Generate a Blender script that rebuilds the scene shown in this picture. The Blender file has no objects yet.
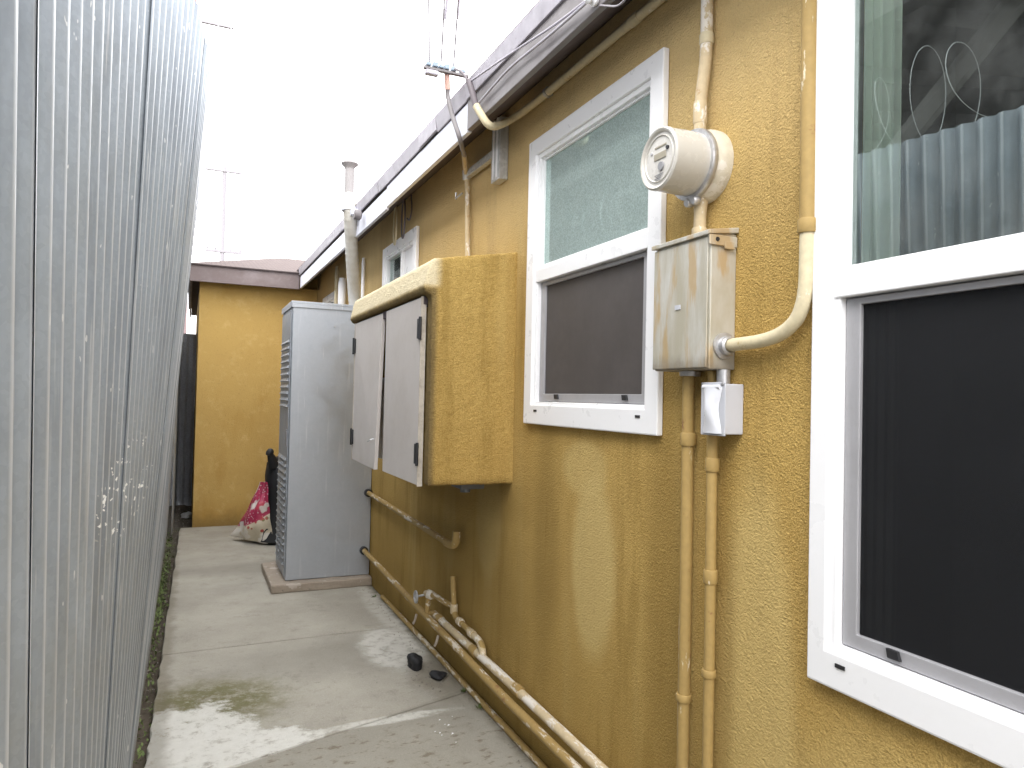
import bpy, bmesh, math, random
from mathutils import Vector, Matrix
random.seed(7)
PI = math.pi
S = bpy.context.scene
COL = S.collection
W = 1.277            # x of the stucco wall face (right side of the passage)

# ------------------------------------------------------------------ materials
class NT:
    def __init__(s, name):
        s.m = bpy.data.materials.new(name); s.m.use_nodes = True
        s.t = s.m.node_tree; s.n = s.t.nodes; s.l = s.t.links
        s.n.clear()
        s.out = s.n.new('ShaderNodeOutputMaterial')
        s.b = s.n.new('ShaderNodeBsdfPrincipled')
        s.l.new(s.b.outputs[0], s.out.inputs[0])
        s.pos = s.n.new('ShaderNodeTexCoord').outputs['Object']
        s.geo = s.n.new('ShaderNodeNewGeometry')
        s.wpos = s.geo.outputs['Position']
    def set(s, **k):
        names = dict(rough='Roughness', metal='Metallic', spec='Specular IOR Level', coat='Coat Weight', alpha='Alpha')
        for a, v in k.items():
            i = s.b.inputs[names[a]]
            if hasattr(v, 'is_output'): s.l.new(v, i)
            else: i.default_value = v
        return s
    def color(s, c):
        if hasattr(c, 'is_output'): s.l.new(c, s.b.inputs['Base Color'])
        else: s.b.inputs['Base Color'].default_value = (*c, 1)
        return s
    def vec(s, src, scale=(1,1,1), loc=(0,0,0)):
        m = s.n.new('ShaderNodeMapping'); m.inputs['Scale'].default_value = scale; m.inputs['Location'].default_value = loc
        s.l.new(src, m.inputs[0]); return m.outputs[0]
    def noise(s, scale, detail=4, rough=.55, vec=None, dist=0, col=False):
        n = s.n.new('ShaderNodeTexNoise'); n.inputs['Scale'].default_value = scale
        n.inputs['Detail'].default_value = detail; n.inputs['Roughness'].default_value = rough
        n.inputs['Distortion'].default_value = dist
        s.l.new(vec if vec is not None else s.wpos, n.inputs['Vector'])
        return n.outputs[1 if col else 0]
    def voro(s, scale, vec=None, out='Distance', rnd=1):
        n = s.n.new('ShaderNodeTexVoronoi'); n.inputs['Scale'].default_value = scale; n.inputs['Randomness'].default_value = rnd
        s.l.new(vec if vec is not None else s.wpos, n.inputs['Vector']); return n.outputs[out]
    def ramp(s, f, a, b, lo=0., hi=1., smooth=True):
        n = s.n.new('ShaderNodeMapRange'); n.interpolation_type = 'SMOOTHSTEP' if smooth else 'LINEAR'
        s.l.new(f, n.inputs[0])
        for i, v in zip((1,2,3,4), (a,b,lo,hi)): n.inputs[i].default_value = v
        return n.outputs[0]
    def math(s, op, a, b=None, c=None):
        n = s.n.new('ShaderNodeMath'); n.operation = op
        for i, v in enumerate((a, b, c)):
            if v is None: continue
            if hasattr(v, 'is_output'): s.l.new(v, n.inputs[i])
            else: n.inputs[i].default_value = v
        return n.outputs[0]
    def mix(s, f, a, b, mode='MIX'):
        n = s.n.new('ShaderNodeMix'); n.data_type = 'RGBA'; n.blend_type = mode
        for i, v in ((0, f), (6, a), (7, b)):
            if hasattr(v, 'is_output'): s.l.new(v, n.inputs[i])
            elif i == 0: n.inputs[0].default_value = v
            else: n.inputs[i].default_value = (*v, 1)
        return n.outputs[2]
    def xyz(s, src=None):
        n = s.n.new('ShaderNodeSeparateXYZ'); s.l.new(src if src is not None else s.wpos, n.inputs[0]); return n.outputs
    def bump(s, h, dist, strength=1.0, prev=None):
        n = s.n.new('ShaderNodeBump'); n.inputs['Distance'].default_value = dist; n.inputs['Strength'].default_value = strength
        s.l.new(h, n.inputs['Height'])
        if prev is not None: s.l.new(prev, n.inputs['Normal'])
        s.l.new(n.outputs[0], s.b.inputs['Normal']); return n.outputs[0]
    def ell(s, c, r, soft=.5, wob=.25, wscale=5.0, p=None):
        """soft elliptical patch in world space; c, r are 3-tuples (r=None axis ignored -> huge radius)"""
        sc = tuple(1.0/x for x in r)
        v = s.vec(p if p is not None else s.wpos, sc, tuple(-ci*si for ci, si in zip(c, sc)))
        L = s.n.new('ShaderNodeVectorMath'); L.operation = 'LENGTH'; s.l.new(v, L.inputs[0])
        d = L.outputs['Value']
        if wob:
            nz = s.noise(wscale, 8, .72)
            d = s.math('ADD', d, s.math('MULTIPLY', s.math('SUBTRACT', nz, .5), wob*2))
        return s.ramp(d, 1-soft, 1+soft, 1., 0.)

BIG = 50.

def stucco(name, far=False, box=False):
    k = NT(name)
    p = k.wpos
    base = k.mix(k.ramp(k.noise(2.2, 5, .6), .3, .7), (.435, .262, .058), (.53, .335, .083))
    X, Y, Z = k.xyz()
    # fine grain colour: crests lighter than pits
    grain = k.noise(300, 3, .6)
    base = k.mix(k.ramp(grain, .28, .72), k.mix(.6, base, (.20, .125, .03)), k.mix(.4, base, (.70, .53, .22)))
    if not far:
        # rain streaks: noise stretched along z
        st = k.noise(9, 6, .68, k.vec(p, (1, 1, .13)))
        base = k.mix(k.math('MULTIPLY', k.ramp(st, .50, .66), .45), base, (.25, .155, .035))
        st2 = k.noise(4, 3, .5, k.vec(p, (1, 1.2, .12), (3, 1, 2)))
        base = k.mix(k.math('MULTIPLY', k.ramp(st2, .55, .75), .45), base, (.55, .41, .16))
        # damp and grime low on the wall
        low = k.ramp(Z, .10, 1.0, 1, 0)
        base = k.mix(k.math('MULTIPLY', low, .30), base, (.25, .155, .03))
        if not box:
            for c, r, a in (((W, 2.13, .83), (BIG, .14, .30), .75), ((W, 2.2, 1.16), (BIG, .15, .10), .55),
                            ((W, 3.06, .86), (BIG, .15, .28), .55), ((W, 1.36, .60), (BIG, .13, .60), .65),
                            ((W, 3.6, .75), (BIG, .10, .3), .30), ((W, .9, .45), (BIG, .4, .3), .4)):
                base = k.mix(k.math('MULTIPLY', k.ell(c, r, .22, .16, 7), a), base, (.56, .42, .17))
            for c, r, a in (((W, 1.72, .85), (BIG, .10, .55), .5), ((W, 2.48, .85), (BIG, .10, .5), .45),
                            ((W, 1.48, .75), (BIG, .05, .6), .45), ((W, 3.3, .55), (BIG, .6, .35), .45),
                            ((W, 3.5, .95), (BIG, .8, .12), .5)):
                base = k.mix(k.math('MULTIPLY', k.ell(c, r, .5, .3, 5), a), base, (.21, .13, .03))
            # the wet, splashed foot
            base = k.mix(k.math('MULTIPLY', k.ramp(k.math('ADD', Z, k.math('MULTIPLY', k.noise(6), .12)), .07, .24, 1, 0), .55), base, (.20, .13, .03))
            # lens glare over the upper wall, painted in as a paler tone
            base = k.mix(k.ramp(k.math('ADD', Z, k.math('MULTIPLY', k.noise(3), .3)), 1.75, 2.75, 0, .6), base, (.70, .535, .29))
        else:
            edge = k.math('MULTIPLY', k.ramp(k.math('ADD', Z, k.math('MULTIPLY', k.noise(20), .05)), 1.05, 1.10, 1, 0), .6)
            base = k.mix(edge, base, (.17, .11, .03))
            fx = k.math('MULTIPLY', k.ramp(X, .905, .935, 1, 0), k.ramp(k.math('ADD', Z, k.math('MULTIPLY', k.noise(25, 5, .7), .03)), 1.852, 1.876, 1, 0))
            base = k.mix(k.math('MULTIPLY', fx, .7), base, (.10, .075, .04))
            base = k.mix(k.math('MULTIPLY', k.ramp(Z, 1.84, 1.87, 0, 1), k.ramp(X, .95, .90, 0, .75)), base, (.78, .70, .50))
    else:
        base = k.mix(.55, base, (.66, .43, .145))
        base = k.mix(k.ramp(Z, .0, .35, .55, 0), base, (.42, .24, .05))
        base = k.mix(k.math('MULTIPLY', k.ramp(k.noise(4, 3, .5, k.vec(p, (1, 1, .3))), .5, .72), .5), base, (.46,.27,.06))
        base = k.mix(k.math('MULTIPLY', k.ramp(k.noise(7, 7, .75), .5, .7), .3), base, (.75,.55,.26))
        base = k.mix(k.ramp(k.math('ADD', Z, k.math('MULTIPLY', k.noise(9, 6, .7), .3)), .12, .34, .7, 0), base, (.26,.17,.06))
    base = k.mix(k.math('MULTIPLY', k.ramp(k.noise(38, 5, .75), .56, .74), .28), base, (.16,.10,.03))
    k.color(base).set(rough=.92, spec=.25)
    wv = k.n.new('ShaderNodeVectorMath'); wv.operation = 'ADD'; k.l.new(k.wpos, wv.inputs[0])
    sc = k.n.new('ShaderNodeVectorMath'); sc.operation = 'SCALE'; sc.inputs['Scale'].default_value = .012
    k.l.new(k.noise(60, 2, col=True), sc.inputs[0]); k.l.new(sc.outputs[0], wv.inputs[1])
    vor = k.voro(135, wv.outputs[0])
    wp = k.vec(wv.outputs[0], (1, 1, 1.55))
    h = k.math('ADD', k.math('MULTIPLY', k.noise(125, 3, .55, wp, .35), 1.0), k.math('MULTIPLY', k.ramp(vor, .05, .62, 1, 0), .16))
    h = k.math('ADD', h, k.math('MULTIPLY', k.noise(34, 3, .6), .45))
    if far: k.bump(h, .0045, .6)
    else: k.bump(h, .0068, .85)
    return k.m

def paint(name, c, rough=.4, dirt=.15, dirtcol=(.25,.22,.18), dscale=6, bump=.0006, metal=0., spec=.5):
    k = NT(name)
    d = k.ramp(k.noise(dscale, 6, .65), .42, .75)
    d2 = k.ramp(k.noise(dscale*9, 3, .6), .5, .8)
    f = k.math('MULTIPLY', k.math('ADD', d, k.math('MULTIPLY', d2, .5)), dirt)
    k.color(k.mix(f, c, dirtcol)).set(rough=k.ramp(k.noise(dscale*3), .2, .8, max(.05, rough-.1), min(1, rough+.15)), metal=metal, spec=spec)
    if bump: k.bump(k.noise(60, 3), bump, .6)
    return k.m

def pipe_paint(name, c, chip, amount=.5, rust=(.22,.10,.04), chipscale=(1,1,1)):
    k = NT(name)
    n = k.noise(11, 6, .72, k.vec(k.wpos, chipscale))
    a = k.ramp(n, .74-.3*amount, .78-.3*amount)
    base = k.mix(k.noise(60, 3), tuple(x*.78 for x in c), tuple(min(1, x*1.15) for x in c))
    base = k.mix(a, base, chip)
    base = k.mix(k.math('MULTIPLY', k.ramp(k.noise(14, 5, .7, k.vec(k.wpos, (1,1,1), (5,5,5))), .62, .70), .75), base, rust)
    k.color(base).set(rough=.7)
    k.bump(k.math('ADD', n, k.math('MULTIPLY', k.noise(130, 2), .4)), .0014, .6)
    return k.m

def galv(name, base=(.36,.405,.455), dark=(.235,.265,.305), flecks=False, rough=.5, metal=.55, dirt=.35, spangle=70, spa=.10):
    k = NT(name)
    p = k.wpos
    v = k.voro(spangle, out='Color')
    vs = k.xyz(v)[0]
    c = k.mix(k.ramp(vs, 0, 1), tuple(x*(1-spa) for x in base), tuple(min(1,x*(1+spa)) for x in base))
    blot = k.noise(3.2, 6, .7, k.vec(p, (1,1.6,.5)))
    c = k.mix(k.math('MULTIPLY', k.ramp(blot, .42, .7), dirt), c, dark)
    streak = k.noise(24, 4, .6, k.vec(p, (1,1,.05)))
    c = k.mix(k.math('MULTIPLY', k.ramp(streak, .6, .75), .4), c, (.72,.73,.73))
    thin = k.math('MULTIPLY', k.ramp(k.noise(70, 3, .6, k.vec(p, (1,1,.035), (3,7,2))), .64, .70), k.ramp(k.noise(4, 3), .45, .65))
    c = k.mix(k.math('MULTIPLY', thin, .55), c, (.78,.78,.78))
    mt = metal
    if flecks:
        X, Y, Z = k.xyz()
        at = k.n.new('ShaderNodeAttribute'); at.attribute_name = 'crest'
        c = k.mix(k.ramp(at.outputs['Fac'], .80, 1.0, 0, .65), c, (.74,.77,.80))  # painted highlight along the rib crests
        c = k.mix(k.ramp(at.outputs['Fac'], .2, -.8, 0, .35), c, (.20,.22,.245))  # painted shading in the valleys between ribs
        fl = k.ramp(k.noise(75, 2, .5), .63, .655)
        area = k.math('ADD', k.ell((-.08, 1.75, 1.20), (BIG, .42, .09), .45, .35, 9), k.math('MULTIPLY', k.ramp(k.noise(5, 2), .52, .7), .22))
        tall = k.math('MULTIPLY', k.ramp(k.noise(70, 2, .5, k.vec(p, (1,1,.4), (9,2,4))), .725, .74), .6)
        f = k.math('MINIMUM', k.math('ADD', k.math('MULTIPLY', fl, k.ramp(area, .2, .75)), tall), 1.)
        c = k.mix(f, c, (.84,.85,.83))
        mt = k.math('MULTIPLY', k.math('SUBTRACT', 1., f), metal)
        # rust and mud near the ground
        c = k.mix(k.ramp(k.math('ADD', Z, k.math('MULTIPLY', k.noise(8), .25)), .12, .42, .7, 0), c, (.16,.13,.10))
    k.color(c).set(metal=mt, rough=k.ramp(k.noise(9, 5, .6), .3, .7, rough-.1, rough+.12), spec=.5)
    k.bump(k.math('ADD', k.noise(14, 3), k.math('MULTIPLY', k.noise(90, 2), .12)), .003, .35)
    return k.m

def plain(name, c, rough=.6, metal=0., spec=.5):
    k = NT(name); 
    k.color(k.mix(k.noise(30, 4), tuple(x*.85 for x in c), tuple(min(1,x*1.12) for x in c))).set(rough=rough, metal=metal, spec=spec)
    return k.m

def glass_mat(name, tint, refl, rough=.01, body=None, wav=.0003, bscale=2):
    """coated window glass: part mirror, part clear (or body colour)"""
    k = NT(name)
    gl = k.n.new('ShaderNodeBsdfGlossy'); gl.inputs['Roughness'].default_value = rough
    gl.inputs['Color'].default_value = (*tint, 1)
    if body is None:
        tr = k.n.new('ShaderNodeBsdfTransparent'); tr.inputs[0].default_value = (.84,.90,.87,1)
        other = tr.outputs[0]
    else:
        df = k.n.new('ShaderNodeBsdfDiffuse')
        k.l.new(k.mix(k.ramp(k.noise(220, 2), .3, .7), tuple(x*.8 for x in body), tuple(x*1.2 for x in body)), df.inputs[0])
        other = df.outputs[0]
    fr = k.n.new('ShaderNodeFresnel'); fr.inputs[0].default_value = 1.5
    fac = k.math('MINIMUM', k.math('ADD', fr.outputs[0], refl), 1.)
    dust = k.n.new('ShaderNodeBsdfDiffuse'); dust.inputs[0].default_value = (.55,.58,.56,1)
    mx = k.n.new('ShaderNodeMixShader'); k.l.new(fac, mx.inputs[0]); k.l.new(other, mx.inputs[1]); k.l.new(gl.outputs[0], mx.inputs[2])
    mx2 = k.n.new('ShaderNodeMixShader')
    k.l.new(k.ramp(k.noise(7, 6, .7), .3, .8, .02, .12), mx2.inputs[0]); k.l.new(mx.outputs[0], mx2.inputs[1]); k.l.new(dust.outputs[0], mx2.inputs[2])
    k.l.new(mx2.outputs[0], k.out.inputs[0])
    bn = k.n.new('ShaderNodeBump'); bn.inputs['Distance'].default_value = wav; bn.inputs['Strength'].default_value = 1
    k.l.new(k.noise(bscale, 2), bn.inputs['Height']); k.l.new(bn.outputs[0], gl.inputs['Normal'])
    k.n.remove(k.b)
    return k.m

def screen_mat(name, c, trans=.22):
    k = NT(name)
    df = k.n.new('ShaderNodeBsdfPrincipled'); df.inputs['Roughness'].default_value = .55
    n = k.noise(6, 5, .7)
    X, Y, Z = k.xyz()
    weave = k.math('MULTIPLY', k.math('SINE', k.math('MULTIPLY', Y, 900.)), .12)
    k.l.new(k.mix(k.math('ADD', k.ramp(n, .25, .85), weave), tuple(x*.9 for x in c), tuple(x*1.15 for x in c)), df.inputs['Base Color'])
    df.inputs['Specular IOR Level'].default_value = .25
    tr = k.n.new('ShaderNodeBsdfTransparent')
    mx = k.n.new('ShaderNodeMixShader'); mx.inputs[0].default_value = trans
    k.l.new(df.outputs[0], mx.inputs[1]); k.l.new(tr.outputs[0], mx.inputs[2]); k.l.new(mx.outputs[0], k.out.inputs[0])
    k.n.remove(k.b)
    return k.m

def concrete(name):
    k = NT(name)
    X, Y, Z = k.xyz()
    c = k.mix(k.ramp(k.noise(1.6, 6, .65), .3, .7), (.315,.293,.245), (.415,.39,.33))
    c = k.mix(k.math('MULTIPLY', k.ramp(k.noise(5.5, 8, .8), .52, .66), .42), c, (.22,.20,.16))
    c = k.mix(k.math('MULTIPLY', k.ramp(k.noise(130, 3, .6), .45, .75), .35), c, (.54,.51,.44))
    c = k.mix(k.math('MULTIPLY', k.ramp(k.noise(17, 8, .8), .54, .68), .35), c, (.24,.22,.18))
    c = k.mix(k.math('MULTIPLY', k.ramp(k.noise(60, 5, .8), .60, .68), .45), c, (.19,.175,.14))
    c = k.mix(k.math('MULTIPLY', k.ramp(k.voro(75), .0, .16, 1, 0), .35), c, (.16,.145,.12))
    # darker foreground bay, damp bands
    c = k.mix(k.ramp(k.math('SUBTRACT', Y, k.math('MULTIPLY', X, .36)), 2.81, 2.79, 0, .40), c, (.24,.225,.185))
    c = k.mix(k.math('MULTIPLY', k.ell((.55, 6.1, 0), (.7, .18, BIG), .6, .4, 3), .5), c, (.22,.205,.17))
    c = k.mix(k.math('MULTIPLY', k.ell((.75, 3.9, 0), (.6, .25, BIG), .6, .4, 3), .4), c, (.235,.22,.185))
    # green algae, then the pale skim patch broken into it
    c = k.mix(k.math('MULTIPLY', k.math('MULTIPLY', k.ell((.13, 3.50, 0), (.30, .26, BIG), .55, .7, 7), k.ramp(k.noise(13, 8, .8), .36, .56, .25, 1)), .85), c, (.135,.125,.045))
    pm = k.math('MAXIMUM', k.ell((.0, 3.15, 0), (.30, .36, BIG), .12, .75, 7), k.ell((.33, 3.0, 0), (.22, .15, BIG), .12, .7, 9))
    pm = k.math('MULTIPLY', pm, k.ramp(k.math('SUBTRACT', Y, k.math('MULTIPLY', X, .36)), 2.80, 2.82))
    pm = k.math('MULTIPLY', pm, k.ramp(k.noise(11, 8, .75), .33, .47, .3, 1))
    c = k.mix(k.math('MULTIPLY', pm, .9), c, k.mix(k.noise(22, 8, .75), (.54,.525,.47), (.78,.77,.72)))
    spl = k.math('MULTIPLY', k.ramp(k.noise(30, 6, .75), .60, .66), k.ell((.5, 3.35, 0), (.6, .6, BIG), .5, .3, 5))
    c = k.mix(k.math('MULTIPLY', spl, .5), c, (.18,.165,.12))
    # pale lime bloom beside the wall and along the cracked joint
    wm = k.math('MAXIMUM', k.ell((1.08, 3.92, 0), (.16, .36, BIG), .25, .5, 6), k.ell((.85, 3.06, 0), (.26, .035, BIG), .3, .6, 10))
    wm = k.math('MAXIMUM', wm, k.math('MULTIPLY', k.ell((1.2, 4.6, 0), (.08, .6, BIG), .4, .5, 6), .6))
    c = k.mix(k.math('MULTIPLY', k.math('MULTIPLY', wm, k.ramp(k.noise(15, 8, .75), .35, .55, .2, 1)), .85), c, (.60,.585,.53))
    # grime against the wall foot and left edge
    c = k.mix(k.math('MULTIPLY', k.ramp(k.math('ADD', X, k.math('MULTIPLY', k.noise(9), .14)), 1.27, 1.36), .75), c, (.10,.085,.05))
    c = k.mix(k.math('MULTIPLY', k.ell((1.18, 3.45, 0), (.12, .28, BIG), .5, .6, 9), .6), c, (.13,.11,.075))
    c = k.mix(k.math('MULTIPLY', k.ramp(k.math('SUBTRACT', X, k.math('MULTIPLY', k.noise(9), .1)), -.12, -.06, 1, 0), .45), c, (.13,.11,.07))
    c = k.mix(k.math('MULTIPLY', k.math('MULTIPLY', k.ramp(Y, 3.1, 2.9), k.ramp(k.noise(26, 4, .7, k.vec(k.wpos, (.5,1,1))), .54, .66)), .55), c, (.12,.085,.05))
    k.color(c).set(rough=.96, spec=.12)
    k.bump(k.math('ADD', k.math('MULTIPLY', k.noise(140, 5, .75), .7), k.noise(14, 5, .7)), .006, .7)
    return k.m

def dirt_mat(name):
    k = NT(name)
    c = k.mix(k.noise(9, 6, .7), (.035,.028,.02), (.115,.092,.066))
    c = k.mix(k.math('MULTIPLY', k.ramp(k.noise(3, 4), .55, .7), .6), c, (.05,.065,.022))
    k.color(c).set(rough=.95, spec=.2)
    k.bump(k.noise(40, 6, .7), .02, 1)
    return k.m

def shingle_mat(name):
    k = NT(name)
    v = k.vec(k.wpos, (5.5, 7.5, 1))
    br = k.n.new('ShaderNodeTexBrick'); k.l.new(v, br.inputs[0])
    br.inputs['Scale'].default_value = 1; br.inputs['Mortar Size'].default_value = .03
    for i, c in ((1, (.085,.06,.054,1)), (2, (.13,.095,.085,1)), (3, (.035,.025,.025,1))): br.inputs[i].default_value = c
    c = k.mix(k.math('MULTIPLY', k.noise(160, 2), .5), br.outputs[0], (.13,.10,.095))
    k.color(c).set(rough=.95); k.bump(br.outputs[1], .01, .6)
    return k.m

def bag_mat(name):
    k = NT(name)
    X, Y, Z = k.xyz(k.pos)
    pink = k.mix(k.ramp(k.voro(42, k.pos), .22, .28, 1, 0), (.40,.03,.085), (.66,.48,.50))
    pink = k.mix(k.ramp(k.noise(9, 2, vec=k.pos), .55, .60), pink, (.46,.04,.07))
    pale = k.mix(k.ramp(k.voro(17, k.pos), .26, .33, 1, 0), (.60,.53,.40), k.mix(k.ramp(k.noise(11, 1, vec=k.pos), .45, .55), (.42,.07,.06), (.16,.24,.09)))
    c = k.mix(k.ramp(k.math('SUBTRACT', Z, k.math('MULTIPLY', X, .6)), .185, .195), pale, pink)
    c = k.mix(k.math('MULTIPLY', k.ramp(k.noise(6, 2, vec=k.vec(k.pos, (1,1,1), (2,7,1))), .54, .58), .9), c, (.70,.66,.60))
    k.color(c).set(rough=.42)
    k.bump(k.noise(14, 4, vec=k.pos), .02, .6)
    return k.m

M = {}
def mats():
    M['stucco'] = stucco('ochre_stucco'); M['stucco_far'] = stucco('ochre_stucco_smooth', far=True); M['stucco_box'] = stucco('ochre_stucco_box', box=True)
    M['vinyl'] = paint('white_vinyl', (.83,.83,.84), .32, .025, (.42,.38,.32), 5, .0003)
    M['concrete'] = concrete('stained_concrete'); M['dirt'] = dirt_mat('damp_soil')
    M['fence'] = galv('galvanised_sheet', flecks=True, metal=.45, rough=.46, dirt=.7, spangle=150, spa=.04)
    M['fence_dark'] = galv('grey_weathered_sheet', (.34,.35,.37), (.20,.20,.22), metal=.2)
    M['cab'] = galv('aluminium_sheet', (.43,.455,.49), (.36,.385,.415), rough=.44, metal=.62, dirt=.25, spa=.015)
    M['flue'] = paint('flue_metal', (.62,.60,.55), .5, .35, (.42,.36,.24), 7, metal=.15)
    M['flue_pale'] = paint('pale_flue_metal', (.30,.285,.285), .7, .3, (.22,.19,.17), 7)
    M['cabdark'] = plain('louvre_dark', (.13,.14,.15), .5, .3)
    M['galv'] = galv('galvanised_pipe', (.58,.585,.57), (.40,.39,.36), rough=.5, metal=.35)
    M['steel'] = galv('zinc_hardware', (.50,.50,.51), (.30,.30,.31), rough=.42, metal=.7)
    M['door'] = paint('pinkish_door_paint', (.58,.535,.50), .55, .22, (.38,.33,.28), 3, .0008)
    M['edge'] = paint('raw_door_edge', (.50,.45,.38), .8, .5, (.15,.12,.09), 20)
    M['black'] = plain('black_iron', (.018,.018,.02), .5)
    M['fascia_brown'] = paint('brown_fascia_paint', (.150,.115,.110), .6, .35, (.30,.26,.27), 4)
    M['fascia_grey'] = paint('faded_fascia_paint', (.20,.185,.187), .55, .35, (.13,.11,.12), 4)
    M['fascia_white'] = paint('glare_pale_fascia', (.74,.76,.84), .55, .2, (.45,.42,.45), 4)  # lens glare on the far fascia put into its colour
    M['soffit'] = paint('brown_soffit', (.085,.066,.072), .8, .4, (.10,.08,.08), 5)
    M['drip'] = paint('drip_edge', (.40,.38,.42), .5, .4, (.2,.19,.2), 6, metal=.3)
    M['shingle'] = shingle_mat('red_brown_shingles')
    M['pipe_ochre'] = pipe_paint('ochre_painted_pipe', (.37,.25,.085), (.66,.58,.42), .42, chipscale=(2,2,.5))
    M['pipe_cream'] = pipe_paint('cream_painted_pipe', (.62,.54,.36), (.74,.70,.60), .4, (.40,.28,.10))
    M['pipe_peel'] = pipe_paint('peeling_pipe', (.35,.235,.08), (.62,.56,.46), .66, chipscale=(2.5,.55,2.5))
    M['pipe_white'] = pipe_paint('white_riser_pipe', (.56,.45,.28), (.72,.67,.59), .75, (.40,.23,.10), chipscale=(2,.6,.8))
    M['meter'] = paint('meter_plastic', (.53,.51,.465), .22, .2, (.45,.40,.32), 8, 0)
    M['meterface'] = paint('meter_face', (.60,.58,.54), .2, .06, (.5,.5,.45), 8, 0)
    M['lcd'] = plain('meter_display', (.36,.33,.26), .2)
    M['grey'] = plain('grey_plastic', (.25,.25,.26), .4)
    M['socket'] = pipe_paint('socket_enamel', (.60,.55,.44), (.70,.66,.58), .5, (.42,.27,.09))
    kk = NT('weathered_panel'); 
    c = kk.mix(kk.ramp(kk.noise(5, 5, .65, kk.vec(kk.wpos, (1,2.2,.45))), .35, .7), (.44,.405,.315), (.60,.59,.55))
    c = kk.mix(kk.math('MULTIPLY', kk.ramp(kk.noise(11, 4, .6, kk.vec(kk.wpos, (1,1.6,.3), (4,4,1))), .50, .62), .75), c, (.47,.32,.14))
    zz = kk.xyz()[2]
    c = kk.mix(kk.ramp(kk.math('ADD', zz, kk.math('MULTIPLY', kk.noise(30), .04)), 1.50, 1.555, .75, 0), c, (.20,.17,.13))
    kk.color(c).set(rough=.5, metal=.3); kk.bump(kk.noise(20,4), .002, .4); M['panel'] = kk.m
    M['discbox'] = paint('grey_box_paint', (.50,.51,.55), .45, .1, (.3,.3,.3), 6, .0003)
    M['discover'] = paint('pale_box_cover', (.66,.67,.71), .3, .1, (.4,.4,.4), 6, .0003)
    M['glass'] = glass_mat('coated_glass', (.80,.92,.90), .20)
    M['glass2'] = glass_mat('obscure_glass', (.72,.92,.88), .12, .012, (.31,.385,.365), .00003, 12)
    M['screen'] = screen_mat('insect_screen', (.0115,.012,.0135), .20)
    M['screen2'] = screen_mat('insect_screen_dusty', (.085,.076,.073), .08)
    M['alu'] = paint('grey_aluminium', (.40,.395,.41), .45, .15, (.2,.2,.2), 8, .0002, metal=.3)
    M['room'] = plain('dark_room', (.02,.022,.024), .9)
    M['curtain'] = paint('pale_curtain', (.80,.86,.76), .8, .1, (.4,.45,.4), 5, 0)
    M['wood'] = paint('dark_timber', (.075,.07,.068), .8, .4, (.03,.03,.03), 4)
    M['woodlight'] = paint('grey_timber', (.22,.215,.20), .8, .4, (.1,.1,.1), 4)
    M['pole'] = paint('glare_pale_pole', (.27,.20,.20), .9, .25, (.22,.16,.16), 2, spec=.1)  # washed-out look of overexposure put into the pole colour
    M['wire'] = plain('pale_wire', (.29,.275,.295), .7)
    M['cable'] = plain('dark_cable', (.13,.11,.12), .6)
    M['cable_pale'] = plain('grey_cable', (.42,.40,.45), .6)
    M['copper'] = plain('pinkish_sleeve', (.58,.36,.30), .6)
    M['bluish'] = plain('blue_grey_clamp', (.25,.32,.40), .5)
    M['razor'] = plain('bright_wire', (.60,.62,.62), .5, .2)
    M['bag'] = bag_mat('printed_bag')
    M['blackbag'] = plain('black_cloth', (.012,.012,.014), .6)
    M['plinth'] = pipe_paint('mortar_plinth', (.33,.275,.215), (.46,.40,.34), .55, (.12,.10,.08))
    M['leaf'] = plain('weed_green', (.075,.105,.022), .7)
    M['stone'] = plain('debris_stone', (.20,.18,.15), .9)
    M['lump'] = plain('black_lump', (.010,.010,.012), .7)
    M['metal_channel'] = galv('grey_channel', (.50,.50,.49), (.32,.32,.31), rough=.55, metal=.2)

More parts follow.
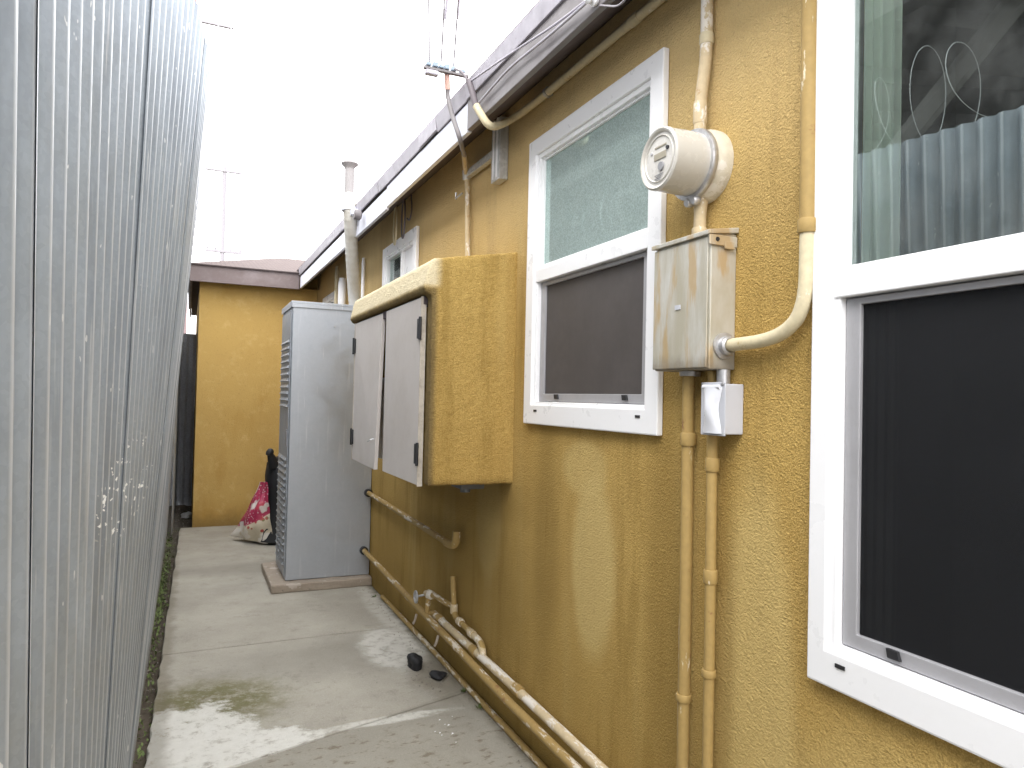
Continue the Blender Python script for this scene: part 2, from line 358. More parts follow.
# ------------------------------------------------------------------ mesh helpers
class MB:
    def __init__(s): s.v = []; s.f = []
    def add(s, vs, fs):
        o = len(s.v); s.v += [tuple(v) for v in vs]; s.f += [tuple(i+o for i in f) for f in fs]; return s
    def box(s, x0, x1, y0, y1, z0, z1):
        return s.add([(x,y,z) for x in (x0,x1) for y in (y0,y1) for z in (z0,z1)],
                     [(0,1,3,2),(4,6,7,5),(0,4,5,1),(2,3,7,6),(0,2,6,4),(1,5,7,3)])
    def tube(s, pts, r, n=12, caps=True):
        P = [Vector(p) for p in pts]; rs = r if isinstance(r, (list, tuple)) else [r]*len(P)
        T = []
        for i in range(len(P)):
            a = P[max(i-1,0)]; b = P[min(i+1,len(P)-1)]; T.append((b-a).normalized())
        up = Vector((0,0,1)) if abs(T[0].z) < .9 else Vector((1,0,0))
        u = T[0].cross(up).normalized(); vs = []; 
        for i, p in enumerate(P):
            t = T[i]; u = (u - t*u.dot(t)).normalized(); w = t.cross(u)
            vs += [p + (u*math.cos(2*PI*k/n) + w*math.sin(2*PI*k/n))*rs[i] for k in range(n)]
        fs = [(i*n+k, i*n+(k+1)%n, (i+1)*n+(k+1)%n, (i+1)*n+k) for i in range(len(P)-1) for k in range(n)]
        if caps: fs += [tuple(range(n-1,-1,-1)), tuple((len(P)-1)*n+k for k in range(n))]
        return s.add(vs, fs)
    def lathe(s, prof, origin, axis=(0,0,1), n=32):
        """prof: (radius, distance along axis)"""
        a = Vector(axis).normalized(); up = Vector((0,0,1)) if abs(a.z) < .9 else Vector((1,0,0))
        u = a.cross(up).normalized(); w = a.cross(u); o = Vector(origin); vs = []
        for r, d in prof: vs += [o + a*d + (u*math.cos(2*PI*k/n)+w*math.sin(2*PI*k/n))*max(r,1e-5) for k in range(n)]
        fs = [(i*n+k, i*n+(k+1)%n, (i+1)*n+(k+1)%n, (i+1)*n+k) for i in range(len(prof)-1) for k in range(n)]
        return s.add(vs, fs)
    def prism(s, poly, axis, a, b):
        """poly in the two remaining axes (in xyz order), extruded along axis index from a to b"""
        def pt(p, c):
            q = list(p); q.insert(axis, c); return tuple(q)
        n = len(poly)
        return s.add([pt(p, a) for p in poly] + [pt(p, b) for p in poly],
                     [tuple(range(n)), tuple(range(2*n-1, n-1, -1))] + [(i, i+n, (i+1)%n+n, (i+1)%n) for i in range(n)])
    def build(s, name, mat, parent=None, bevel=0, smooth=False, seg=2, world=True, outward=False):
        me = bpy.data.meshes.new(name); me.from_pydata(s.v, [], s.f); me.validate()
        bm = bmesh.new(); bm.from_mesh(me); bmesh.ops.recalc_face_normals(bm, faces=bm.faces); bm.to_mesh(me); bm.free()
        if outward and me.polygons[0].normal.x > 0: me.flip_normals()
        o = bpy.data.objects.new(name, me); COL.objects.link(o)
        if mat: me.materials.append(mat)
        if smooth:
            for p in me.polygons: p.use_smooth = True
            try: me.set_sharp_from_angle(angle=math.radians(38))
            except Exception: pass
        if bevel:
            b = o.modifiers.new('bevel', 'BEVEL'); b.width = bevel; b.segments = seg; b.limit_method = 'ANGLE'; b.angle_limit = math.radians(35)
            b.harden_normals = False
        if parent:
            o.parent = parent
            if world: o.matrix_parent_inverse = Matrix.Translation(parent.location).inverted()
        return o
def tag(o, label=None, cat=None, group=None, kind=None):
    for k, v in (('label', label), ('category', cat), ('group', group), ('kind', kind)):
        if v: o[k] = v
    return o
def empty(name, loc, label, cat, group=None):
    o = bpy.data.objects.new(name, None); COL.objects.link(o); o.location = loc; o.empty_display_size = .1
    return tag(o, label, cat, group)
def arc(p0, p1, p2, n=8):
    """quadratic bend through control p1"""
    a, b, c = Vector(p0), Vector(p1), Vector(p2)
    return [a*(1-t)**2 + b*2*t*(1-t) + c*t*t for t in [i/n for i in range(n+1)]]
def path(pts, r=.05, n=6):
    """polyline with rounded corners"""
    P = [Vector(p) for p in pts]; out = [P[0]]
    for i in range(1, len(P)-1):
        a = P[i] + (P[i-1]-P[i]).normalized()*min(r, (P[i-1]-P[i]).length*.45)
        c = P[i] + (P[i+1]-P[i]).normalized()*min(r, (P[i+1]-P[i]).length*.45)
        out += arc(a, P[i], c, n)
    return out + [P[-1]]
def sag(a, b, d, n=16):
    a, b = Vector(a), Vector(b)
    return [a.lerp(b, i/n) - Vector((0,0,d*4*(i/n)*(1-i/n))) for i in range(n+1)]
def coupling(p, d, r, L):
    d = Vector(d).normalized(); p = Vector(p)
    return MB().tube([p-d*L/2, p-d*L/2*.8, p+d*L/2*.8, p+d*L/2], [r*.93, r, r, r*.93], 14)

# ------------------------------------------------------------------ setting
def setting():
    g = MB().add([(-150,-150,-.06),(150,-150,-.06),(150,150,-.06),(-150,150,-.06)], [(0,1,2,3)])
    tag(g.build('ground', M['dirt']), kind='structure')
    # lumpy soil strip along the fence foot
    vs, fs = [], []
    nx, ny = 10, 150
    for j in range(ny+1):
        for i in range(nx+1):
            y = -.5 + 11*j/ny; x = -.62 + (.62+.14)*i/nx
            if y < 8.05: x = min(x, -.104 + (y-2.9)*.0134 + .0)
            vs.append((x, y, -.045 + random.uniform(-.012,.014)))
    for j in range(ny):
        for i in range(nx): a = j*(nx+1)+i; fs.append((a,a+1,a+nx+2,a+nx+1))
    tag(MB().add(vs, fs).build('soil', M['dirt'], smooth=True), kind='structure')
    # three bays of the concrete walk with open joints
    def edge(y): return -.106 + (y-2.997)*.0135
    def bay(y0, y1, sk0=0, sk1=0):
        m = MB(); N = 24; pts = []
        for i in range(N+1):
            y = y0+(y1-y0)*i/N
            pts.append((edge(y)+random.uniform(-.006,.006), y + (sk0 if i == 0 else 0) + (sk1 if i == N else 0)*0))
        poly = [(W-.002, y0+sk0), (W-.002, y1+sk1)] + [p for p in reversed(pts)]
        m.prism(poly, 2, -.12, 0)
        tag(m.build('concrete_path', M['concrete'], bevel=.006), kind='structure')
    bay(-1.2, 2.80, 0, .40); bay(2.812, 4.236, 0, .03)
    o = COL.objects[-1]
    bay(4.246, 8.10, 0, 0)
def fix_bays():
    # the near joint runs slightly askew: shear the shared edge
    for o in COL.objects:
        if o.name.startswith('concrete_path'):
            for v in o.data.vertices:
                t = (v.co.x+.1)/(W+.1)
                if abs(v.co.y-2.80) < .0005 and v.co.x < 0: pass
                if abs(v.co.y-2.812) < .0005: v.co.y = 2.80 + .42*max(0,t) + .008
                elif abs(v.co.y-3.20) < .0005: v.co.y = 2.80 + .42*max(0,t)
                elif abs(v.co.y-4.246) < .0005: v.co.y = 4.246 + .03*t
                elif abs(v.co.y-4.266) < .0005: v.co.y = 4.238 + .03*t

def build_house():
    h = empty('main_house', (W, 3, 0), 'ochre stucco house whose long side wall carries the meter, pipes and windows', 'house')
    # wall with window openings cut out (all faces of one sheet, plus reveals)
    holes = [(.10+.05, 1.193-.05, .79+.04, 2.47-.05), (1.768+.04, 2.70-.04, 1.298+.04, 2.472-.04), (4.27+.03, 5.11-.03, 1.86, 2.455-.03), (7.0, 7.6, 1.5, 2.36)]
    ys = sorted({-3., 8.168, *[a for q in holes for a in q[:2]]}); zs = sorted({-.12, 2.72, *[a for q in holes for a in q[2:]]})
    m = MB(); idx = {}
    def vid(y, z):
        if (y,z) not in idx: idx[(y,z)] = len(m.v); m.v.append((W, y, z))
        return idx[(y,z)]
    for a, b in zip(ys, ys[1:]):
        for c, d in zip(zs, zs[1:]):
            if any(q[0]-1e-6 <= a and b <= q[1]+1e-6 and q[2]-1e-6 <= c and d <= q[3]+1e-6 for q in holes): continue
            m.f.append((vid(a,c), vid(b,c), vid(b,d), vid(a,d)))
    for y0,y1,z0,z1 in holes:
        r = [(y0,z0),(y1,z0),(y1,z1),(y0,z1)]
        for i in range(4):
            a, b = r[i], r[(i+1)%4]
            m.add([(W,*a),(W,*b),(W+.14,*b),(W+.14,*a)], [(0,1,2,3)])
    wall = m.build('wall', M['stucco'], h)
    rest = MB(); rest.add([(W,-3,-.12),(9,-3,-.12),(9,-3,2.72),(W,-3,2.72)], [(0,1,2,3)])
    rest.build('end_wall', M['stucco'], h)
    # soffit sloping up from the fascia to the wall
    MB().add([(1.082,-3,2.548),(W-.001,-3,2.70),(W-.001,8.16,2.70),(1.082,8.16,2.548)], [(0,1,2,3)]).build('soffit', M['soffit'], h)
    # roof slab
    rp = [(1.045,2.735),(1.045,2.752),(5.1,4.10),(9.2,2.752),(9.2,2.735),(5.1,4.08)]
    MB().prism(rp, 1, -3.2, 14).build('roof', M['shingle'], h)
    # fascia boards: a dark near one and far ones with glare painted in as white, split pieces of drip edge above
    MB().box(1.057,1.081,-3,2.875,2.545,2.70).build('fascia_board', M['fascia_grey'], h, .003)
    f2 = MB().box(1.060,1.081,2.878,4.262,2.540,2.668).box(1.060,1.081,4.275,7.93,2.530,2.655)
    o = f2.build('fascia_board', M['fascia_white'], h, .003); o['label'] = 'fascia board paled by painted-in glare'
    d = MB()
    for a,b,dz,t in ((-3,2.87,.0,0),(2.875,3.27,-.004,.004),(3.275,3.55,.003,-.003),(3.556,4.42,-.002,.002),(4.43,5.9,.0,.0),(5.91,7.95,-.004,.0)):
        d.add([(1.048+t,a,2.676+dz),(1.048+t,b,2.672+dz),(1.040,b,2.742),(1.040,a,2.742),(1.058,a,2.676+dz),(1.058,b,2.672+dz),(1.058,b,2.746),(1.058,a,2.746)],
              [(0,1,2,3),(4,7,6,5),(0,4,5,1),(3,2,6,7),(0,3,7,4),(1,5,6,2)])
    d.build('drip_edge', M['drip'], h, .002)
    return h

def build_addition():
    h = empty('rear_wing', (.075, 8.17, 0), 'smooth orange ochre wing with brown fascia closing the end of the passage', 'house wing')
    m = MB()
    m.add([(.078,8.17,-.1),(6,8.17,-.1),(6,8.17,2.70),(.078,8.17,2.70),(.078,12,-.1),(.078,12,2.70)], [(0,1,2,3),(4,0,3,5)])
    m.build('wall', M['stucco_far'], h)
    f = MB().box(-.02, 1.056, 7.95, 7.975, 2.520, 2.695)
    f.box(-.02, .005, 7.977, 12, 2.520, 2.685)
    f.build('fascia_board', M['fascia_brown'], h, .004)
    MB().add([(.006,7.976,2.535),(W,7.976,2.535),(W,8.168,2.56),(.006,8.168,2.56),(.006,12,2.56),(.077,12,2.56),(.077,8.168,2.56)], [(0,1,2,3),(3,6,5,4)]).build('soffit', M['soffit'], h)
    r = MB(); zt = 2.698
    r.add([(-.04,7.93,zt),(1.7,7.93,zt),(1.7,10.2,zt+.55),(1.1,10.2,zt+.55),(-.04,12.5,zt),(1.1,12.5,zt+.55),
           (-.04,7.93,zt-.012),(1.7,7.93,zt-.012),(-.04,12.5,zt-.012)],
          [(0,1,2,3),(0,3,5,4),(0,6,7,1),(0,4,8,6)])
    r.build('roof', M['shingle'], h)
    return h

def window(y0, y1, z0, z1, zr0, zr1, label, up, low, fl=.088, slider=False, mullion=None, curtain=None, tabs=(), weeps=()):
    t = empty('window', (W, (y0+y1)/2, z0), label, 'window')
    def ring(ya,yb,za,zb,w,wb,xa,xb,wt=None):
        wt = wt or w
        m = MB()
        o = [(ya,za),(yb,za),(yb,zb),(ya,zb)]; i = [(ya+w,za+wb),(yb-w,za+wb),(yb-w,zb-wt),(ya+w,zb-wt)]
        vs = [(xa,*p) for p in o]+[(xa,*p) for p in i]+[(xb,*p) for p in o]+[(xb,*p) for p in i]
        fs = []
        for k in range(4):
            j = (k+1)%4
            fs += [(k,j,4+j,4+k),(8+k,12+k,12+j,8+j),(k,8+k,8+j,j),(4+k,4+j,12+j,12+k)]
        return m.add(vs, fs)
    ring(y0,y1,z0,z1,fl,.078,W-.024,W-.0015).build('frame', M['vinyl'], t, .004)
    iy0,iy1,iz0,iz1 = y0+fl-.004,y1-fl+.004,z0+.074,z1-fl+.004
    ring(iy0,iy1,iz0,iz1,.022,.016,W-.012,W+.05).build('inner_frame', M['vinyl'], t, .003)
    jy0,jy1,jz0,jz1 = iy0+.02,iy1-.02,iz0+.014,iz1-.02
    if slider:
        MB().box(W-.006,W+.03,mullion-.022,mullion+.022,jz0,jz1).build('mullion', M['vinyl'], t, .003)
        MB().box(W+.012,W+.016,jy0-.004,mullion-.02,jz0-.004,jz1+.004).build('pane', M[low], t)
        MB().box(W+.012,W+.016,mullion+.02,jy1+.004,jz0-.004,jz1+.004).build('pane', M[up], t)
    else:
        rail = MB().prism([(W-.016,zr0),(W+.04,zr0),(W+.04,zr1),(W-.008,zr1),(W-.016,zr1-.012)], 1, jy0-.012, jy1+.012)
        rail.build('meeting_rail', M['vinyl'], t, .0025)
        ring(jy0-.001,jy1+.001,zr1-.001,jz1+.001,.011,.012,W+.002,W+.03).build('glazing_bead', M['vinyl'], t, .002)
        MB().add([(W+.012,jy0-.004,zr1-.004),(W+.012,jy1+.004,zr1-.004),(W+.012,jy1+.004,jz1+.004),(W+.012,jy0-.004,jz1+.004)],[(0,1,2,3)]).build('upper_pane', M[up], t, outward=True)
        sy0, sy1, sz0, sz1 = jy0+.004, jy1-.004, jz0+.004, zr0-.003
        MB().add([(W+.034,jy0-.004,jz0-.004),(W+.034,jy1+.004,jz0-.004),(W+.034,jy1+.004,zr0+.004),(W+.034,jy0-.004,zr0+.004)],[(0,1,2,3)]).build('lower_pane', M['glass'], t, outward=True)
        sc = MB().box(W+.013,W+.0145,sy0+.02,sy1-.02,sz0+.02,sz1-.012).build('insect_screen', M[low], t)
        ring(sy0,sy1,sz0,sz1,.036,.030,W+.004,W+.020,.014).build('screen_frame', M['alu'], sc, .002)
        for y in tabs:
            MB().prism([(y-.016,sz0+.010),(y+.012,sz0+.010),(y+.016,sz0+.028),(y-.010,sz0+.028)], 0, W-.004, W+.003).build('pull_tab', M['black'], sc, .001)
        for y in weeps:
            MB().box(W-.0265,W-.0235,y-.012,y+.012,z0+.050,z0+.058).build('weep_hole', M['black'], t)
    if curtain:
        a,b = curtain; n = 14; vs = []; fs = []
        for i in range(n+1):
            y = a+(b-a)*i/n; x = W+.032+.006*math.sin(i*1.9)
            vs += [(x,y,z0+.1),(x,y,z1-.1)]
        for i in range(n): fs.append((2*i,2*i+2,2*i+3,2*i+1))
        MB().add(vs,fs).build('curtain', M['curtain'], t, smooth=True)
    d = .6 if not slider else .3
    q = MB().add([(W+.141,y0-.1,z0-.1),(W+.141,y1+.1,z0-.1),(W+.141,y1+.1,z1+.1),(W+.141,y0-.1,z1+.1),(W+d,y0-.1,z0-.1),(W+d,y1+.1,z0-.1),(W+d,y1+.1,z1+.1),(W+d,y0-.1,z1+.1)],
                 [(4,5,6,7),(0,1,5,4),(1,2,6,5),(2,3,7,6),(3,0,4,7)])
    q.build('room_lining', M['room'], t)
    return t

def windows():
    window(.10, 1.174, .803, 2.452, 1.632, 1.690, 'large white double hung window nearest the camera, its upper pane mirroring the metal fence', 'glass', 'screen',
           curtain=(1.002,1.098), tabs=(.98,.30), weeps=(1.085,), fl=.048)
    window(1.742, 2.662, 1.300, 2.453, 1.868, 1.928, 'white double hung window behind the round meter, with greenish obscured upper pane', 'glass2', 'screen2',
           tabs=(2.42,1.95), weeps=(2.55,1.84), fl=.066)
    window(4.27, 5.11, 1.83, 2.455, 0, 0, 'small white sliding window partly hidden above the stucco cupboard', 'glass', 'vinyl', fl=.07, slider=True, mullion=4.66)
    window(6.95, 7.65, 1.45, 2.40, 0, 0, 'white window at the far end behind the metal cabinet, only its top showing', 'glass', 'glass', fl=.07, slider=True, mullion=7.3)

# ------------------------------------------------------------------ fence
KY = [-1.2, 0, .886, 1.626, 2.33, 2.6, 3.9, 7.5, 9.9]
KE = [-.25, -.205, -.157, -.117, -.063, -.055, -.060, -.107, -.10]
KS = [-.02, -.02, -.02, .024, .066, .074, .070, .036, .0]
def lerpk(K, y):
    for i in range(len(KY)-1):
        if y <= KY[i+1] or i == len(KY)-2:
            t = (y-KY[i])/(KY[i+1]-KY[i]); return K[i] + (K[i+1]-K[i])*t
def fence_x(y, z): return lerpk(KE, y) + lerpk(KS, y)*(z-1.4)
def build_fence():
    f = empty('corrugated_fence', (-.15, 4, 0), 'tall leaning fence of galvanised corrugated sheets along the left side', 'fence')
    joints = [-1.3, -.59, .146, .886, 1.626, 2.33, 3.03, 3.73, 4.4, 5.05, 5.7, 6.35, 7.0, 7.6]
    pit = .068; amp = .0085; nz = 16
    for k in range(len(joints)-1):
        y0, y1 = joints[k]-.004, joints[k+1]+.075
        n = int((y1-y0)/pit*14); top = 2.47 + random.uniform(-.012,.012); bot = random.uniform(.0,.05)
        vs = []; fs = []; cr = []
        lift = (.0022 if k < 4 else .0030 if k == 4 else .0060 if k == 5 else .003)
        for i in range(n+1):
            u = i/n; y = y0+(y1-y0)*u
            b = bot + .012*math.sin(u*5+k)
            for j in range(nz+1):
                z = b + (top-b)*j/nz
                wv = math.cos(2*PI*y/pit)
                x = fence_x(y, z) + amp*wv + lift*(1-u)**3 + .0012*math.sin(z*2.3+k*1.7+u*2)*math.sin(PI*u)
                # ragged dents at the foot
                if z < .3: x += .006*math.sin(y*31+k)*(1-z/.3)*math.sin(PI*u)
                vs.append((x, y + .0015*math.sin(z*3+k), z)); cr.append(wv)
        for i in range(n):
            for j in range(nz): a = i*(nz+1)+j; fs.append((a, a+nz+1, a+nz+2, a+1))
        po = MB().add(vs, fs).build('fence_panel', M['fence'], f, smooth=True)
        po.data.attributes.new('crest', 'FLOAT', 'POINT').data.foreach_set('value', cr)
    # rails and posts on the neighbour's side
    for zc in (.35, 1.25, 2.2):
        m = MB(); pts = [(fence_x(y, zc)-.035, y, zc) for y in [i*.5-1 for i in range(18)]]
        m.tube(pts, .02, 6); m.build('fence_rail', M['woodlight'], f)
    for y in (-.5, 1.6, 3.7, 5.8, 7.4):
        MB().tube([(fence_x(y,0)-.09,y,-.1),(fence_x(y,2.4)-.09,y,2.4)], .03, 8).build('fence_post', M['woodlight'], f)
    # rear stretch of the same sheeting, with finer profile and lower
    g = empty('rear_corrugated_fence', (-.1, 8.7, 0), 'narrow grey corrugated fence stretch beyond the walkway, beside the far corner of the wing', 'fence')
    vs, fs = [], []; n = 240
    for i in range(n+1):
        y = 7.62 + 2.3*i/n
        for z in (.02, .8, 1.6, 2.36 - .12*i/n):
            vs.append((-.105 + .008*math.cos(2*PI*y/.066) - .0*z, y, z))
    for i in range(n):
        for j in range(3): a = i*4+j; fs.append((a,a+4,a+5,a+1))
    MB().add(vs, fs).build('fence_panel', M['fence'], g, smooth=True)
    d = empty('dark_end_fence', (0, 9.95, 0), 'dark grey upright panel closing the narrow gap left of the wing', 'fence')
    vs, fs = [], []; n = 60
    for i in range(n+1):
        x = -.35 + .9*i/n
        for z in (-.05, 2.13): vs.append((x, 9.97 + .012*math.cos(2*PI*x/.075), z))
    for i in range(n): fs.append((2*i,2*i+2,2*i+3,2*i+1))
    MB().add(vs, fs).build('panel', M['fence_dark'], d, smooth=True)
    # coil of razor wire lying along the fence top
    pts = []; N = 1500; turns = 34
    rd = random.Random(3)
    for i in range(N+1):
        u = i/N; y = .2 + 6.6*u; a = 2*PI*turns*u
        x = fence_x(y, 2.47) - .13 + (.17+.04*math.sin(u*37))*math.cos(a); z = 2.66 + (.18+.05*math.sin(u*53))*math.sin(a)
        pts.append((x, y + .05*math.sin(a*.37+1.0), z))
    tag(MB().tube(pts, .0015, 5).build('razor_wire', M['razor'], smooth=True), 'thin bright coil of razor wire along the top of the leaning metal fence', 'razor wire')

# ------------------------------------------------------------------ stucco cupboard
def cupboard():
    t = empty('wall_cupboard', (W, 3.5, 1.03), 'projecting ochre stucco cupboard with two pale doors hung on the wall', 'cupboard')
    m = MB()
    prof_side = [(W+.01,1.035),(.900,1.035),(.900,1.815),(.870,1.828),(.862,1.852),(.884,1.950),(.905,1.968),(.945,1.975),(W+.01,2.035)]
    prof_mid = [(W+.01,1.035),(1.05,1.035),(1.05,1.815),(.870,1.828),(.862,1.852),(.884,1.950),(.905,1.968),(.945,1.975),(W+.01,2.035)]
    m.prism(prof_side, 1, 2.805, 2.875); m.prism(prof_mid, 1, 2.874, 4.205); m.prism(prof_side, 1, 4.204, 4.27)
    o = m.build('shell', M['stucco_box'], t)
    r = o.modifiers.new('remesh', 'REMESH'); r.mode = 'VOXEL'; r.voxel_size = .008; r.use_smooth_shade = True
    sm = o.modifiers.new('smooth', 'SMOOTH'); sm.factor = .5; sm.iterations = 2
    tex = bpy.data.textures.new('stucco_lumps', 'CLOUDS'); tex.noise_scale = .013; tex.noise_depth = 2
    dm = o.modifiers.new('displace', 'DISPLACE'); dm.texture = tex; dm.strength = .006; dm.mid_level = .5; dm.texture_coords = 'GLOBAL'
    tex2 = bpy.data.textures.new('stucco_waves', 'CLOUDS'); tex2.noise_scale = .16
    dm2 = o.modifiers.new('displace_wide', 'DISPLACE'); dm2.texture = tex2; dm2.strength = .004; dm2.texture_coords = 'GLOBAL'
    # dark timber rail under the lip, white board inside seen through the gap
    MB().box(.885,.93,2.876,4.203,1.785,1.822).build('head_rail', M['soffit'], t, .003)
    MB().box(.985,1.0,3.905,4.12,1.05,1.50).build('inner_board', M['vinyl'], t, .002)
    def door(ya, yb, hinge_y, ang, z0, z1, lean=0):
        m = MB(); n = 1
        m.box(.878,.897,ya,yb,z0,z1)
        R = Matrix.Translation((.888,hinge_y,0)) @ Matrix.Rotation(ang,4,'Z') @ Matrix.Translation((-.888,-hinge_y,0))
        def warp(o):
            for v in o.data.vertices:
                v.co = R @ v.co
                v.co.x -= lean*(1.8-v.co.z)*abs(v.co.y-hinge_y)
            return o
        d = warp(m.build('door', M['door'], t, .002))
        e = MB()
        edge_y = hinge_y
        s = 1 if yb-hinge_y > .1 else -1
        ew = warp(MB().box(.8755,.898,*sorted((edge_y-s*.004,edge_y-s*.001)),z0-.004,z1+.004).build('door_edge', M['edge'], d))
        for zc in (z1-.13, z0+.13):
            h = MB().box(.870,.8775,*sorted((edge_y-s*.006,edge_y+s*.034)),zc-.042,zc+.042)
            h.tube([(.872,edge_y-s*.006,zc-.048),(.872,edge_y-s*.006,zc+.048)], .007, 8)
            warp(h.build('hinge', M['black'], d, .0015))
        return d
    d1 = door(2.884, 3.472, 2.884, 0, 1.030, 1.815)
    d1['label'] = 'near door, shut'
    d2 = door(3.562, 4.19, 4.19, math.radians(.2), 1.028, 1.815, .046)
    d2['label'] = 'far door, slightly ajar'
    MB().tube([(.862,3.60,1.18),(.845,3.605,1.175),(.838,3.625,1.165)], .003, 6).build('latch_hook', M['steel'], d2)
    # short metal stub under the cupboard
    k = empty('metal_stub', (1.15,2.95,1.0), 'small grey metal stub and bracket beneath the stucco cupboard', 'bracket')
    MB().box(1.09,1.20,2.93,3.06,1.000,1.027).build('bracket', M['cabdark'], k, .004)
    MB().tube([(1.13,2.985,1.001),(1.13,2.985,.982)], .022, 14).build('stub', M['cabdark'], k, smooth=True)

# ------------------------------------------------------------------ metal cabinet
def cabinet():
    t = empty('metal_cabinet', (.97, 5.6, .06), 'tall unpainted sheet metal water heater cabinet with louvred narrow side', 'cabinet')
    x0,x1,y0,y1,z0,z1 = .668,W-.004,5.345,5.93,.062,2.05
    MB().box(x0,x1,y0,y1,z0,z1).build('body', M['cab'], t, .006)
    c = MB().box(x0-.010,x1,y0-.010,y1+.01,z1+.001,z1+.018); c.box(x0-.010,x0-.007,y0-.010,y1+.01,z1-.028,z1+.0005); c.box(x0-.0065,x1,y0-.010,y0-.007,z1-.028,z1+.0005)
    c.build('cap', M['cab'], t, .0015)
    fr = MB().box(x0-.007,x0-.001,y0+.035,y1-.03,z0+.03,z1-.05)
    d = fr.build('access_door', M['cab'], t, .002)
    for za, n in ((1.30,11),(.16,17)):
        l = MB()
        for i in range(n):
            z = za + i*.047
            l.prism([(x0-.0075,z),(x0-.022,z+.004),(x0-.0075,z+.026)], 1, y0+.07, y0+.27)
            l.prism([(x0-.0075,z),(x0-.022,z+.004),(x0-.0075,z+.026)], 1, y0+.29, y0+.49)
        l.build('louvre', M['cab'], d, .0015)
    MB().prism([(y0+.05,1.02),(y0+.09,1.02),(y0+.09,1.14),(y0+.05,1.14)], 0, x0-.016, x0-.0075).build('handle', M['grey'], d, .003)
    MB().tube([(x0+.3,y0-.012,1.9),(x0+.3,y0-.0065,1.9)], .008, 8).build('screw', M['steel'], t)
    p = MB().box(.565,W-.003,5.252,5.99,-.0,.060)
    o = p.build('plinth', M['plinth'], None, .008); tag(o, 'low mortar and brick plinth under the metal cabinet', 'plinth')
    s = o.modifiers.new('sub','SUBSURF'); s.subdivision_type='SIMPLE'; s.levels=4; s.render_levels=4
    tx = bpy.data.textures.new('plinth_rough','CLOUDS'); tx.noise_scale=.06
    q = o.modifiers.new('disp','DISPLACE'); q.texture=tx; q.strength=.012; q.texture_coords='GLOBAL'
    # flue
    v = empty('flue_pipe', (1.12,5.42,2.06), 'slim pale sheet metal flue rising past the eaves beside the metal cabinet', 'flue')
    base = path([(1.14,5.47,2.07),(1.10,5.37,2.25),(1.005,5.08,2.68),(1.0,5.10,2.82)], .12)
    fine = []
    for a, b in zip(base, base[1:]):
        nn = max(1, int((b-a).length/.006)); fine += [a.lerp(b, i/nn) for i in range(nn)]
    MB().tube(fine+[base[-1]], [.0455+.0016*max(0, math.sin(i*.75)) for i in range(len(fine)+1)], 20).build('flue_bend', M['flue'], v, smooth=True)
    MB().tube([(1.0,5.10,2.80),(1.0,5.11,3.02)], .034, 20).build('flue_top', M['flue_pale'], v, smooth=True)
    MB().lathe([(.035,0),(.037,.01),(.058,.03),(.061,.035),(.056,.045),(0,.05)], (1.0,5.11,3.005), n=20).build('flue_cap', M['flue_pale'], v, smooth=True)
    st = MB().tube([(1.0,5.09,2.70),(1.0,5.092,2.725)], .055, 20).box(.93,1.05,5.06,5.066,2.70,2.725).box(1.0,1.056,5.0,5.05,2.66,2.70)
    st.build('strap', M['fascia_white'], v, smooth=True)
    MB().lathe([(.02,0),(.035,.01),(.033,.05),(.0,.055)], (1.04,4.86,2.62), (-1,0,.1), 14).build('strap_anchor', M['fascia_grey'], v, smooth=True)

